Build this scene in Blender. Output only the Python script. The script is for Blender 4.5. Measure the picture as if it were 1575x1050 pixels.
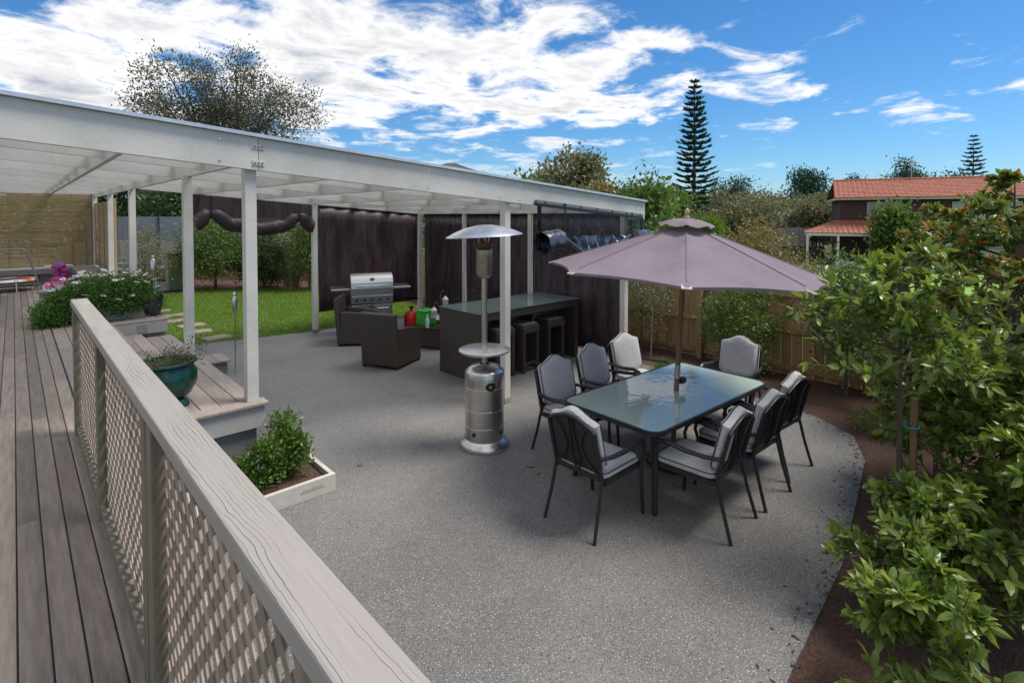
import bpy, math, random
import numpy as np
from mathutils import Vector, Matrix
random.seed(7); rng = np.random.default_rng(11)
R = math.radians
scn = bpy.context.scene
for o in list(bpy.data.objects): bpy.data.objects.remove(o, do_unlink=True)
# ------------------------------------------------------------------ camera
YAW = R(43.26); PIT = R(1.46)
cam_d = bpy.data.cameras.new('camera'); cam = bpy.data.objects.new('camera', cam_d)
scn.collection.objects.link(cam); scn.camera = cam
cam.location = (0, 0, 2.38); cam.rotation_euler = (R(90) - PIT, 0, -YAW)
cam_d.sensor_width = 36; cam_d.lens = 36 * 815 / 1575
cam_d.shift_y = -((525 - 332) - 815 * math.tan(PIT)) / 1575
cam_d.clip_start = .05; cam_d.clip_end = 4000
# ------------------------------------------------------------------ light
SUN_AZ, SUN_EL = R(128), R(61)
w = bpy.data.worlds.new('World'); scn.world = w; w.use_nodes = True
def build_world():
    nt = w.node_tree; N = nt.nodes; L = nt.links; N.clear()
    def n(t, **k):
        a = N.new(t)
        for q, v in k.items(): setattr(a, q, v)
        return a
    def m(op, a, b=None, c=None, clamp=False):
        x = n('ShaderNodeMath', operation=op, use_clamp=clamp)
        for i, v in enumerate((a, b, c)):
            if v is None: continue
            if isinstance(v, (int, float)): x.inputs[i].default_value = v
            else: L.new(v, x.inputs[i])
        return x.outputs[0]
    sky = n('ShaderNodeTexSky', sky_type='NISHITA'); sky.sun_disc = False
    sky.sun_elevation = SUN_EL; sky.sun_rotation = SUN_AZ; sky.ozone_density = 2.5; sky.dust_density = .3; sky.air_density = 1.0
    hs = n('ShaderNodeHueSaturation'); hs.inputs['Saturation'].default_value = 1.12; hs.inputs['Value'].default_value = .044
    hs.inputs['Hue'].default_value = .497
    tn = n('ShaderNodeMix', data_type='RGBA', blend_type='MULTIPLY'); tn.inputs[0].default_value = 1; tn.inputs[7].default_value = (.70, .93, 1.18, 1)
    L.new(sky.outputs[0], tn.inputs[6]); L.new(tn.outputs[2], hs.inputs['Color'])
    tc = n('ShaderNodeTexCoord'); sp = n('ShaderNodeSeparateXYZ'); L.new(tc.outputs['Generated'], sp.inputs[0])
    x, y, z = sp.outputs
    zz = m('ADD', m('MAXIMUM', z, 0.0), .10)
    px = m('DIVIDE', x, zz); py = m('DIVIDE', y, zz)
    cb = n('ShaderNodeCombineXYZ'); L.new(px, cb.inputs[0]); L.new(py, cb.inputs[1])
    n1 = n('ShaderNodeTexNoise'); n1.inputs['Scale'].default_value = 2.3; n1.inputs['Detail'].default_value = 9; n1.inputs['Roughness'].default_value = .62; n1.inputs['Distortion'].default_value = .35
    L.new(cb.outputs[0], n1.inputs['Vector'])
    n2 = n('ShaderNodeTexNoise'); n2.inputs['Scale'].default_value = .42; n2.inputs['Detail'].default_value = 3
    L.new(cb.outputs[0], n2.inputs['Vector'])
    # cloud bank on the northern-left side of the sky, clear to the right
    az = m('ARCTAN2', x, y)
    cov = n('ShaderNodeMapRange'); cov.interpolation_type = 'SMOOTHSTEP'
    L.new(m('ABSOLUTE', m('SUBTRACT', m('SUBTRACT', az, m('MULTIPLY', z, .95)), R(113))), cov.inputs[0]); cov.inputs[1].default_value = R(34); cov.inputs[2].default_value = R(85); cov.inputs[3].default_value = -.10; cov.inputs[4].default_value = .13
    d = m('ADD', m('ADD', n1.outputs[0], cov.outputs[0]), m('MULTIPLY', m('SUBTRACT', n2.outputs[0], .5), .75))
    mk = n('ShaderNodeMapRange'); mk.interpolation_type = 'SMOOTHSTEP'
    L.new(d, mk.inputs[0]); mk.inputs[1].default_value = .50; mk.inputs[2].default_value = .68
    hz = n('ShaderNodeMapRange'); L.new(z, hz.inputs[0]); hz.inputs[1].default_value = .03; hz.inputs[2].default_value = .16
    mask = m('MULTIPLY', mk.outputs[0], hz.outputs[0])
    # grey bellies of the thick cloud
    th = n('ShaderNodeMapRange'); L.new(d, th.inputs[0]); th.inputs[1].default_value = .62; th.inputs[2].default_value = .88
    n3 = n('ShaderNodeTexNoise'); n3.inputs['Scale'].default_value = 1.3; n3.inputs['Detail'].default_value = 5
    L.new(cb.outputs[0], n3.inputs['Vector'])
    sh = m('MULTIPLY', th.outputs[0], m('MULTIPLY', n3.outputs[0], 1.9), clamp=True)
    cc = n('ShaderNodeMix', data_type='RGBA'); cc.inputs[6].default_value = (.45, .44, .425, 1); cc.inputs[7].default_value = (.16, .18, .225, 1)
    L.new(sh, cc.inputs[0])
    mx = n('ShaderNodeMix', data_type='RGBA'); L.new(mask, mx.inputs[0]); L.new(hs.outputs[0], mx.inputs[6]); L.new(cc.outputs[2], mx.inputs[7])
    bg = n('ShaderNodeBackground'); bg.inputs[1].default_value = 1.0; L.new(mx.outputs[2], bg.inputs[0])
    out = n('ShaderNodeOutputWorld'); L.new(bg.outputs[0], out.inputs[0])
build_world()
sun_d = bpy.data.lights.new('sun', 'SUN'); sun_d.energy = 1.75; sun_d.angle = R(22); sun_d.color = (1, .93, .82)
sun = bpy.data.objects.new('sun', sun_d); scn.collection.objects.link(sun)
sv = Vector((math.sin(SUN_AZ) * math.cos(SUN_EL), math.cos(SUN_AZ) * math.cos(SUN_EL), math.sin(SUN_EL)))
sun.rotation_euler = (-sv).to_track_quat('-Z', 'Y').to_euler(); sun.location = sv * 30
scn.view_settings.view_transform = 'Standard'; scn.view_settings.look = 'None'
scn.view_settings.exposure = 1.38; scn.view_settings.gamma = 1.0
scn.render.engine = 'CYCLES'
# ------------------------------------------------------------------ materials
MATS = {}
def mat(name, col, rough=.6, col2=None, scale=8, metal=0, bump=0, bscale=None, spec=.5, stretch=None, rand=0, trans=0, detail=6, lo=.35, hi=.65, coat=0):
    if name in MATS: return MATS[name]
    m = bpy.data.materials.new(name); m.use_nodes = True; nt = m.node_tree; N = nt.nodes; L = nt.links
    b = N['Principled BSDF']; out = N['Material Output']
    b.inputs['Roughness'].default_value = rough; b.inputs['Metallic'].default_value = metal
    b.inputs['Specular IOR Level'].default_value = spec; b.inputs['Coat Weight'].default_value = coat
    tc = N.new('ShaderNodeTexCoord'); oi = N.new('ShaderNodeObjectInfo')
    mp = N.new('ShaderNodeMapping'); L.new(tc.outputs['Object'], mp.inputs[0])
    if stretch: mp.inputs['Scale'].default_value = stretch
    ad = N.new('ShaderNodeVectorMath'); ad.operation = 'ADD'; L.new(mp.outputs[0], ad.inputs[0])
    cx = N.new('ShaderNodeMath'); cx.operation = 'MULTIPLY'; cx.inputs[1].default_value = 37.0; L.new(oi.outputs['Random'], cx.inputs[0])
    L.new(cx.outputs[0], ad.inputs[1])
    no = N.new('ShaderNodeTexNoise'); no.inputs['Scale'].default_value = scale; no.inputs['Detail'].default_value = detail; no.inputs['Roughness'].default_value = .65
    L.new(ad.outputs[0], no.inputs['Vector'])
    c2 = col2 or tuple(c * .8 for c in col)
    ra = N.new('ShaderNodeMapRange'); ra.inputs[1].default_value = lo; ra.inputs[2].default_value = hi; L.new(no.outputs[0], ra.inputs[0])
    mx = N.new('ShaderNodeMix'); mx.data_type = 'RGBA'; L.new(ra.outputs[0], mx.inputs[0])
    mx.inputs[6].default_value = (*c2, 1); mx.inputs[7].default_value = (*col, 1)
    colout = mx.outputs[2]
    if rand:
        hv = N.new('ShaderNodeHueSaturation'); L.new(colout, hv.inputs['Color'])
        mr = N.new('ShaderNodeMapRange'); L.new(oi.outputs['Random'], mr.inputs[0]); mr.inputs[3].default_value = 1 - rand; mr.inputs[4].default_value = 1 + rand
        L.new(mr.outputs[0], hv.inputs['Value']); colout = hv.outputs[0]
    L.new(colout, b.inputs['Base Color'])
    if bump:
        nb = no
        if bscale:
            nb = N.new('ShaderNodeTexNoise'); nb.inputs['Scale'].default_value = bscale; nb.inputs['Detail'].default_value = 4; L.new(ad.outputs[0], nb.inputs['Vector'])
        bp = N.new('ShaderNodeBump'); bp.inputs['Strength'].default_value = bump; bp.inputs['Distance'].default_value = .02
        L.new(nb.outputs[0], bp.inputs['Height']); L.new(bp.outputs[0], b.inputs['Normal'])
    if trans:
        tr = N.new('ShaderNodeBsdfTranslucent'); L.new(colout, tr.inputs[0])
        ms = N.new('ShaderNodeMixShader'); ms.inputs[0].default_value = trans
        L.new(b.outputs[0], ms.inputs[1]); L.new(tr.outputs[0], ms.inputs[2]); L.new(ms.outputs[0], out.inputs[0])
    MATS[name] = m; return m
def leafmat(name, cols, rough=.45, trans=.3, spec=.5):
    if name in MATS: return MATS[name]
    m = bpy.data.materials.new(name); m.use_nodes = True; nt = m.node_tree; N = nt.nodes; L = nt.links
    b = N['Principled BSDF']; out = N['Material Output']; b.inputs['Roughness'].default_value = rough; b.inputs['Specular IOR Level'].default_value = spec
    g = N.new('ShaderNodeNewGeometry'); oi = N.new('ShaderNodeObjectInfo')
    a = N.new('ShaderNodeMath'); a.operation = 'ADD'; L.new(g.outputs['Random Per Island'], a.inputs[0]); L.new(oi.outputs['Random'], a.inputs[1])
    fr = N.new('ShaderNodeMath'); fr.operation = 'FRACT'; L.new(a.outputs[0], fr.inputs[0])
    cr = N.new('ShaderNodeValToRGB'); L.new(fr.outputs[0], cr.inputs[0])
    el = cr.color_ramp.elements
    while len(el) < len(cols): el.new(.5)
    for i, c in enumerate(cols):
        el[i].position = i / max(1, len(cols) - 1); el[i].color = (*c, 1)
    L.new(cr.outputs[0], b.inputs['Base Color'])
    tr = N.new('ShaderNodeBsdfTranslucent')
    br = N.new('ShaderNodeHueSaturation'); br.inputs['Value'].default_value = 1.6; br.inputs['Saturation'].default_value = 1.1; br.inputs['Hue'].default_value = .485; L.new(cr.outputs[0], br.inputs['Color'])
    L.new(br.outputs[0], tr.inputs[0])
    ms = N.new('ShaderNodeMixShader'); ms.inputs[0].default_value = trans
    L.new(b.outputs[0], ms.inputs[1]); L.new(tr.outputs[0], ms.inputs[2]); L.new(ms.outputs[0], out.inputs[0])
    MATS[name] = m; return m
def special(name, fn):
    if name in MATS: return MATS[name]
    m = bpy.data.materials.new(name); m.use_nodes = True; fn(m.node_tree, m.node_tree.nodes, m.node_tree.links); MATS[name] = m; return m

white = mat('white_paint', (.58, .56, .52), .5, (.47, .45, .41), 2.2, bump=.12, bscale=25, rand=.05, lo=.28, hi=.6, detail=9)
ltgrey = mat('grey_paint', (.40, .39, .37), .55, (.34, .33, .31), 5, bump=.05)
midgrey = mat('mid_grey_paint', (.19, .185, .18), .6, (.16, .155, .15), 4)
plank = mat('weathered_plank', (.28, .235, .20), .75, (.15, .12, .098), 5, stretch=(9, .8, 9), bump=.35, rand=.28, lo=.25, hi=.75)
plank2 = mat('platform_plank', (.34, .29, .26), .75, (.22, .18, .16), 5, stretch=(9, .8, 9), bump=.3, rand=.2, lo=.25, hi=.75)
railpost = mat('treated_timber', (.20, .175, .125), .8, (.12, .105, .08), 4, stretch=(8, 8, .8), bump=.3)
slatm = mat('lattice_timber', (.33, .265, .215), .8, (.22, .175, .14), 6, bump=.2, rand=.2)
mulch = mat('mulch', (.12, .062, .043), .95, (.045, .023, .016), 60, bump=1, bscale=60)
fencewood = mat('fence_timber', (.48, .31, .14), .8, (.31, .195, .09), 3, stretch=(6, 6, .6), bump=.3, rand=.22)
dark = mat('black_aluminium', (.022, .022, .024), .42, (.016, .016, .017), 20, bump=.05)
wicker = None
steel = mat('brushed_steel', (.62, .60, .57), .28, (.55, .53, .50), 3, metal=1, stretch=(1, 1, 30))
chrome = mat('polished_steel', (.72, .71, .69), .14, metal=1)
bark = mat('bark', (.13, .10, .075), .9, (.07, .055, .04), 12, bump=.6, stretch=(1, 1, .3))
black = mat('black_plastic', (.012, .012, .012), .4)
def f_wicker(nt, N, L):
    b = N['Principled BSDF']; b.inputs['Roughness'].default_value = .45
    tc = N.new('ShaderNodeTexCoord'); w1 = N.new('ShaderNodeTexWave'); w1.bands_direction = 'Z'; w1.inputs['Scale'].default_value = 28; w1.inputs['Distortion'].default_value = .6
    w2 = N.new('ShaderNodeTexWave'); w2.bands_direction = 'DIAGONAL'; w2.inputs['Scale'].default_value = 22
    L.new(tc.outputs['Object'], w1.inputs[0]); L.new(tc.outputs['Object'], w2.inputs[0])
    mm = N.new('ShaderNodeMath'); mm.operation = 'MULTIPLY'; L.new(w1.outputs['Fac'], mm.inputs[0]); L.new(w2.outputs['Fac'], mm.inputs[1])
    cr = N.new('ShaderNodeMix'); cr.data_type = 'RGBA'; cr.inputs[6].default_value = (.026, .018, .014, 1); cr.inputs[7].default_value = (.10, .074, .060, 1); L.new(mm.outputs[0], cr.inputs[0])
    L.new(cr.outputs[2], b.inputs['Base Color'])
    bp = N.new('ShaderNodeBump'); bp.inputs['Strength'].default_value = .6; bp.inputs['Distance'].default_value = .006; L.new(mm.outputs[0], bp.inputs['Height']); L.new(bp.outputs[0], b.inputs['Normal'])
wicker = special('dark_wicker', f_wicker)
def f_patio(nt, N, L):
    b = N['Principled BSDF']; b.inputs['Roughness'].default_value = .6
    tc = N.new('ShaderNodeTexCoord')
    big = N.new('ShaderNodeTexNoise'); big.inputs['Scale'].default_value = .8; big.inputs['Detail'].default_value = 5; L.new(tc.outputs['Object'], big.inputs[0])
    base = N.new('ShaderNodeMix'); base.data_type = 'RGBA'; base.inputs[6].default_value = (.14, .136, .13, 1); base.inputs[7].default_value = (.20, .193, .184, 1); L.new(big.outputs[0], base.inputs[0])
    st_ = N.new('ShaderNodeTexNoise'); st_.inputs['Scale'].default_value = .55; st_.inputs['Detail'].default_value = 7; st_.inputs['Roughness'].default_value = .6; L.new(tc.outputs['Object'], st_.inputs[0])
    sr = N.new('ShaderNodeMapRange'); L.new(st_.outputs[0], sr.inputs[0]); sr.inputs[1].default_value = .35; sr.inputs[2].default_value = .6; sr.inputs[3].default_value = .72; sr.inputs[4].default_value = 1.08
    sm = N.new('ShaderNodeMix'); sm.data_type = 'RGBA'; sm.blend_type = 'MULTIPLY'; sm.inputs[0].default_value = 1; L.new(base.outputs[2], sm.inputs[6]); L.new(sr.outputs[0], sm.inputs[7]); cur = sm.outputs[2]
    for sc, th, jit, c, so in ((85, .22, 1, (.06, .06, .064), 0), (75, .11, 1, (.42, .405, .385), 3.3), (130, .18, 1, (.26, .25, .235), 7.7), (44, .075, 1, (.56, .54, .51), 9.1), (150, .22, 1, (.045, .045, .05), 5.5)):
        mp = N.new('ShaderNodeMapping'); mp.inputs['Location'].default_value = (so, so, 0); L.new(tc.outputs['Object'], mp.inputs[0])
        v = N.new('ShaderNodeTexVoronoi'); v.voronoi_dimensions = '2D'; v.inputs['Scale'].default_value = sc; L.new(mp.outputs[0], v.inputs['Vector'])
        sp = N.new('ShaderNodeSeparateColor'); L.new(v.outputs['Color'], sp.inputs[0])
        # size of each stone varies, many cells carry none
        sz = N.new('ShaderNodeMapRange'); L.new(sp.outputs[0], sz.inputs[0]); sz.inputs[1].default_value = .45; sz.inputs[2].default_value = 1; sz.inputs[3].default_value = 0; sz.inputs[4].default_value = th * 2
        lt = N.new('ShaderNodeMath'); lt.operation = 'LESS_THAN'; L.new(v.outputs['Distance'], lt.inputs[0]); L.new(sz.outputs[0], lt.inputs[1])
        mx = N.new('ShaderNodeMix'); mx.data_type = 'RGBA'; L.new(lt.outputs[0], mx.inputs[0]); L.new(cur, mx.inputs[6]); mx.inputs[7].default_value = (*c, 1); cur = mx.outputs[2]
    L.new(cur, b.inputs['Base Color'])
    nb = N.new('ShaderNodeTexNoise'); nb.inputs['Scale'].default_value = 90; L.new(tc.outputs['Object'], nb.inputs[0])
    bp = N.new('ShaderNodeBump'); bp.inputs['Strength'].default_value = .35; bp.inputs['Distance'].default_value = .004; L.new(nb.outputs[0], bp.inputs['Height']); L.new(bp.outputs[0], b.inputs['Normal'])
patio_m = special('exposed_aggregate', f_patio)
def f_roof(nt, N, L):
    N.remove(N['Principled BSDF']); out = N['Material Output']
    a = N.new('ShaderNodeBsdfTransparent'); a.inputs[0].default_value = (.95, .96, .97, 1)
    t = N.new('ShaderNodeBsdfTranslucent'); t.inputs[0].default_value = (.85, .88, .9, 1)
    g = N.new('ShaderNodeBsdfGlossy'); g.inputs[0].default_value = (.9, .9, .9, 1); g.inputs[1].default_value = .15
    m1 = N.new('ShaderNodeMixShader'); m1.inputs[0].default_value = .26; m2 = N.new('ShaderNodeMixShader'); m2.inputs[0].default_value = .08
    L.new(a.outputs[0], m1.inputs[1]); L.new(t.outputs[0], m1.inputs[2]); L.new(m1.outputs[0], m2.inputs[1]); L.new(g.outputs[0], m2.inputs[2]); L.new(m2.outputs[0], out.inputs[0])
roof_m = special('clear_roofing', f_roof)
def f_blind(nt, N, L):
    b = N['Principled BSDF']; out = N['Material Output']; b.inputs['Roughness'].default_value = .38
    tc = N.new('ShaderNodeTexCoord'); mp = N.new('ShaderNodeMapping'); mp.inputs['Scale'].default_value = (4, 4, .8); L.new(tc.outputs['Object'], mp.inputs[0])
    no = N.new('ShaderNodeTexNoise'); no.inputs['Scale'].default_value = 2; no.inputs['Detail'].default_value = 8; no.inputs['Roughness'].default_value = .7; L.new(mp.outputs[0], no.inputs[0])
    mr = N.new('ShaderNodeMapRange'); mr.inputs[1].default_value = .4; mr.inputs[2].default_value = .75; L.new(no.outputs[0], mr.inputs[0])
    mx = N.new('ShaderNodeMix'); mx.data_type = 'RGBA'; mx.inputs[6].default_value = (.03, .02, .026, 1); mx.inputs[7].default_value = (.12, .078, .092, 1); L.new(mr.outputs[0], mx.inputs[0]); L.new(mx.outputs[2], b.inputs['Base Color'])
    t = N.new('ShaderNodeBsdfTransparent'); t.inputs[0].default_value = (.55, .42, .5, 1)
    ms = N.new('ShaderNodeMixShader'); ms.inputs[0].default_value = .2; L.new(b.outputs[0], ms.inputs[1]); L.new(t.outputs[0], ms.inputs[2]); L.new(ms.outputs[0], out.inputs[0])
blind_m = special('dark_mesh_fabric', f_blind)
def f_pvc(nt, N, L):
    N.remove(N['Principled BSDF']); out = N['Material Output']
    a = N.new('ShaderNodeBsdfTransparent'); a.inputs[0].default_value = (.62, .55, .6, 1)
    g = N.new('ShaderNodeBsdfGlossy'); g.inputs[1].default_value = .14; lw = N.new('ShaderNodeLayerWeight'); lw.inputs[0].default_value = .22
    ms = N.new('ShaderNodeMixShader'); L.new(lw.outputs['Fresnel'], ms.inputs[0]); L.new(a.outputs[0], ms.inputs[1]); L.new(g.outputs[0], ms.inputs[2]); L.new(ms.outputs[0], out.inputs[0])
    no = N.new('ShaderNodeTexNoise'); no.inputs['Scale'].default_value = 7; bp = N.new('ShaderNodeBump'); bp.inputs['Strength'].default_value = .5; bp.inputs['Distance'].default_value = .05
    L.new(no.outputs[0], bp.inputs['Height']); L.new(bp.outputs[0], g.inputs['Normal']); L.new(bp.outputs[0], lw.inputs['Normal'])
pvc_m = special('clear_plastic', f_pvc)
rollmesh = mat('rolled_mesh_fabric', (.045, .028, .036), .5, (.02, .014, .018), 6, bump=.6, bscale=8)
rollm = mat('rolled_plastic', (.07, .075, .10), .28, (.025, .022, .03), 6, spec=.6, bump=.4, bscale=7, coat=.25)
def f_glass(nt, N, L):
    N.remove(N['Principled BSDF']); out = N['Material Output']
    d = N.new('ShaderNodeBsdfDiffuse'); d.inputs[0].default_value = (.52, .66, .61, 1)
    a = N.new('ShaderNodeBsdfTransparent'); a.inputs[0].default_value = (.75, .9, .87, 1)
    m1 = N.new('ShaderNodeMixShader'); m1.inputs[0].default_value = .3; L.new(d.outputs[0], m1.inputs[1]); L.new(a.outputs[0], m1.inputs[2])
    g = N.new('ShaderNodeBsdfGlossy'); g.inputs[1].default_value = .02; fr = N.new('ShaderNodeFresnel'); fr.inputs[0].default_value = 1.8
    ms = N.new('ShaderNodeMixShader'); L.new(fr.outputs[0], ms.inputs[0]); L.new(m1.outputs[0], ms.inputs[1]); L.new(g.outputs[0], ms.inputs[2]); L.new(ms.outputs[0], out.inputs[0])
    tc = N.new('ShaderNodeTexCoord'); no = N.new('ShaderNodeTexNoise'); no.inputs['Scale'].default_value = 14; L.new(tc.outputs['Object'], no.inputs[0])
    bp = N.new('ShaderNodeBump'); bp.inputs['Strength'].default_value = .12; bp.inputs['Distance'].default_value = .01; L.new(no.outputs[0], bp.inputs['Height']); L.new(bp.outputs[0], g.inputs['Normal'])
glass_m = special('table_glass', f_glass)
def f_glass2(nt, N, L):
    f_glass(nt, N, L)
    for q in N:
        if q.type == 'BSDF_DIFFUSE': q.inputs[0].default_value = (.17, .23, .22, 1)
barglass_m = special('bar_glass', f_glass2)
def f_net(nt, N, L):
    b = N['Principled BSDF']; out = N['Material Output']; b.inputs['Base Color'].default_value = (.25, .28, .32, 1)
    t = N.new('ShaderNodeBsdfTransparent'); ms = N.new('ShaderNodeMixShader'); ms.inputs[0].default_value = .68
    L.new(b.outputs[0], ms.inputs[1]); L.new(t.outputs[0], ms.inputs[2]); L.new(ms.outputs[0], out.inputs[0])
net_m = special('safety_net', f_net)
canvas = mat('mauve_canvas', (.285, .23, .278), .85, (.205, .16, .198), 1.6, bump=.35, bscale=9, trans=.25, lo=.3, hi=.7, detail=9)
cushion = mat('pale_grey_fabric', (.52, .525, .54), .9, (.38, .385, .40), 90, bump=.5, bscale=110, detail=2)
cushion_back = mat('charcoal_sling', (.03, .03, .032), .7, (.02, .02, .022), 60)
green_glaze = mat('green_glaze', (.005, .05, .035), .25, (.003, .03, .022), 5, spec=.5, coat=.2)
navy_glaze = mat('navy_glaze', (.012, .014, .028), .15, spec=.8, coat=.5)
grass_soil = mat('lawn_turf', (.10, .17, .022), .9, (.06, .11, .015), 3, bump=.8, bscale=40)
ground_m = mat('rough_ground', (.075, .095, .035), .95, (.05, .06, .03), .08)
nlawn_m = mat('neighbour_turf', (.20, .32, .05), .9, (.15, .25, .04), .4)
stone_m = mat('paving_stone', (.27, .22, .18), .85, (.19, .155, .13), 6, bump=.4, rand=.15)
petal = mat('white_petal', (.8, .8, .8), .6, trans=.2)
# ------------------------------------------------------------------ mesh helpers
COL = scn.collection
class MB:
    def __init__(s): s.v = []; s.f = []
    def add(s, vs, fs):
        k = len(s.v); s.v += [tuple(p) for p in vs]; s.f += [tuple(i + k for i in q) for q in fs]; return s
    BF = [(0, 3, 2, 1), (4, 5, 6, 7), (0, 1, 5, 4), (1, 2, 6, 5), (2, 3, 7, 6), (3, 0, 4, 7)]
    def box(s, x0, x1, y0, y1, z0, z1):
        return s.add([(x0, y0, z0), (x1, y0, z0), (x1, y1, z0), (x0, y1, z0), (x0, y0, z1), (x1, y0, z1), (x1, y1, z1), (x0, y1, z1)], s.BF)
    def bar(s, a, b, wx, wy, up=(0, 0, 1)):
        a = Vector(a); b = Vector(b); d = (b - a).normalized(); u = Vector(up)
        if abs(d.dot(u)) > .98: u = Vector((0, 1, 0))
        p = d.cross(u).normalized(); q = p.cross(d).normalized(); vs = []
        for e in (a, b):
            for sx, sy in ((-1, -1), (1, -1), (1, 1), (-1, 1)): vs.append(e + p * (sx * wx / 2) + q * (sy * wy / 2))
        return s.add(vs, [(0, 1, 2, 3), (7, 6, 5, 4), (0, 4, 5, 1), (1, 5, 6, 2), (2, 6, 7, 3), (3, 7, 4, 0)])
    def tube(s, pts, r, n=8, cap=True):
        pts = [Vector(p) for p in pts]; k = len(pts); rr = r if hasattr(r, '__len__') else [r] * k
        rings = []; prev = None
        for i, p in enumerate(pts):
            d = (pts[min(i + 1, k - 1)] - pts[max(i - 1, 0)]).normalized()
            if prev is None:
                u = Vector((0, 0, 1)) if abs(d.z) < .9 else Vector((1, 0, 0)); a = d.cross(u).normalized()
            else: a = (prev - d * prev.dot(d)).normalized()
            prev = a; b = d.cross(a)
            rings.append([p + (a * math.cos(t) + b * math.sin(t)) * rr[i] for t in [2 * math.pi * j / n for j in range(n)]])
        vs = [v for r_ in rings for v in r_]; fs = []
        for i in range(k - 1):
            for j in range(n): fs.append((i * n + j, i * n + (j + 1) % n, (i + 1) * n + (j + 1) % n, (i + 1) * n + j))
        if cap: fs += [tuple(range(n - 1, -1, -1)), tuple((k - 1) * n + j for j in range(n))]
        return s.add(vs, fs)
    def lathe(s, prof, n=24, c=(0, 0, 0)):
        vs = []; fs = []
        for r, z in prof:
            for j in range(n): t = 2 * math.pi * j / n; vs.append((c[0] + max(r, 1e-4) * math.cos(t), c[1] + max(r, 1e-4) * math.sin(t), c[2] + z))
        for i in range(len(prof) - 1):
            for j in range(n): fs.append((i * n + j, i * n + (j + 1) % n, (i + 1) * n + (j + 1) % n, (i + 1) * n + j))
        return s.add(vs, fs)
    def prism(s, poly, z0, z1):
        n = len(poly); vs = [(x, y, z0) for x, y in poly] + [(x, y, z1) for x, y in poly]
        return s.add(vs, [tuple(range(n - 1, -1, -1)), tuple(range(n, 2 * n))] + [(i, (i + 1) % n, n + (i + 1) % n, n + i) for i in range(n)])
    def mesh(s, name, smooth=False):
        m = bpy.data.meshes.new(name); m.from_pydata(s.v, [], s.f); m.update()
        if smooth:
            for p in m.polygons: p.use_smooth = True
            m.set_sharp_from_angle(angle=R(38))
        return m
def tag(o, label=None, cat=None, group=None, kind=None, category=None):
    cat = cat or category
    for k, v in (('label', label), ('category', cat), ('group', group), ('kind', kind)):
        if v: o[k] = v
    return o
def O(name, mb, m, parent=None, smooth=False, bevel=0, loc=None, **kw):
    me = mb.mesh(name, smooth) if isinstance(mb, MB) else mb
    if m is not None and not me.materials: me.materials.append(m)
    o = bpy.data.objects.new(name, me); COL.objects.link(o)
    if parent is not None:
        o.parent = parent
        if parent.get('_w'): o.location = -Vector(parent['_w'])
    if loc is not None: o.location = Vector(loc) - (Vector(parent['_w']) if parent is not None and parent.get('_w') else Vector((0, 0, 0)))
    if bevel:
        b = o.modifiers.new('bevel', 'BEVEL'); b.width = bevel; b.segments = 2; b.limit_method = 'ANGLE'
    if smooth == 'auto': pass
    return tag(o, **kw)
def thing(name, label, cat, loc=(0, 0, 0), rz=0, group=None, world=False):
    o = bpy.data.objects.new(name, None); COL.objects.link(o); o.location = loc; o.rotation_euler = (0, 0, rz); o.empty_display_size = .1
    if world: o['_w'] = list(loc)
    return tag(o, label, cat, group)
def dup(root, loc, rz, label):
    r = root.copy(); COL.objects.link(r); r.location = loc; r.rotation_euler = (0, 0, rz); r['label'] = label
    for ch in root.children:
        c = ch.copy(); COL.objects.link(c); c.parent = r
        if 'cushion' in c.name and 'dining' in r.name:
            c.location = ch.location + Vector((rng.normal() * .006, rng.normal() * .006, abs(rng.normal()) * .003)); c.rotation_euler.z += rng.normal() * .02
        for g in ch.children:
            d = g.copy(); COL.objects.link(d); d.parent = c
    return r
FW = Vector((math.sin(YAW), math.cos(YAW), 0)); RT = Vector((math.cos(YAW), -math.sin(YAW), 0))
def at(u, d, z=0):
    p = FW * d + RT * ((u - 787.5) / 815 * d); return Vector((p.x, p.y, z))
def leaf_mesh(name, c, dr, nr, L, W, rich=False):
    c = np.asarray(c, float); n = len(c)
    dr = dr / np.linalg.norm(dr, axis=1)[:, None]; sd = np.cross(dr, nr); sd /= (np.linalg.norm(sd, axis=1)[:, None] + 1e-9); nm = np.cross(sd, dr)
    L = np.broadcast_to(L, n)[:, None]; W = np.broadcast_to(W, n)[:, None]
    if rich:
        cu = rng.uniform(-.6, 2.6, n)[:, None]; fo = rng.uniform(.2, 2.2, n)[:, None]; tw_ = rng.normal(size=n)[:, None] * .10
        off = [(0, 0, 0), (.3, -.42, .10), (.3, .42, .10), (.3, 0, .03), (.68, -.36, .05), (.68, .36, .05), (.68, 0, -.03), (1, 0, -.16)]
        F = np.array([[0, 3, 1], [0, 2, 3], [1, 3, 6], [1, 6, 4], [3, 2, 5], [3, 5, 6], [4, 6, 7], [6, 5, 7]])
    else:
        off = [(0, 0, 0), (.45, -.5, .12), (.45, .5, .12), (1, 0, -.1)]; F = np.array([[0, 3, 1], [0, 2, 3]])
    k = len(off); V = np.zeros((n, k, 3))
    for i, (a, b, h) in enumerate(off):
        hh = h if not rich else ((h * fo if h > 0 and b else h) - .16 * cu * a * a + tw_ * (1 if b > 0 else -1 if b < 0 else 0) * a)
        V[:, i] = c + dr * L * a + sd * W * b + nm * W * hh
    Fa = (np.arange(n)[:, None, None] * k + F[None]).reshape(-1, 3)
    me = bpy.data.meshes.new(name); me.from_pydata(V.reshape(-1, 3).tolist(), [], Fa.tolist()); me.update(); return me
def rand_dirs(n, up=.3):
    d = rng.normal(size=(n, 3)); d[:, 2] += up; return d / np.linalg.norm(d, axis=1)[:, None]
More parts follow.
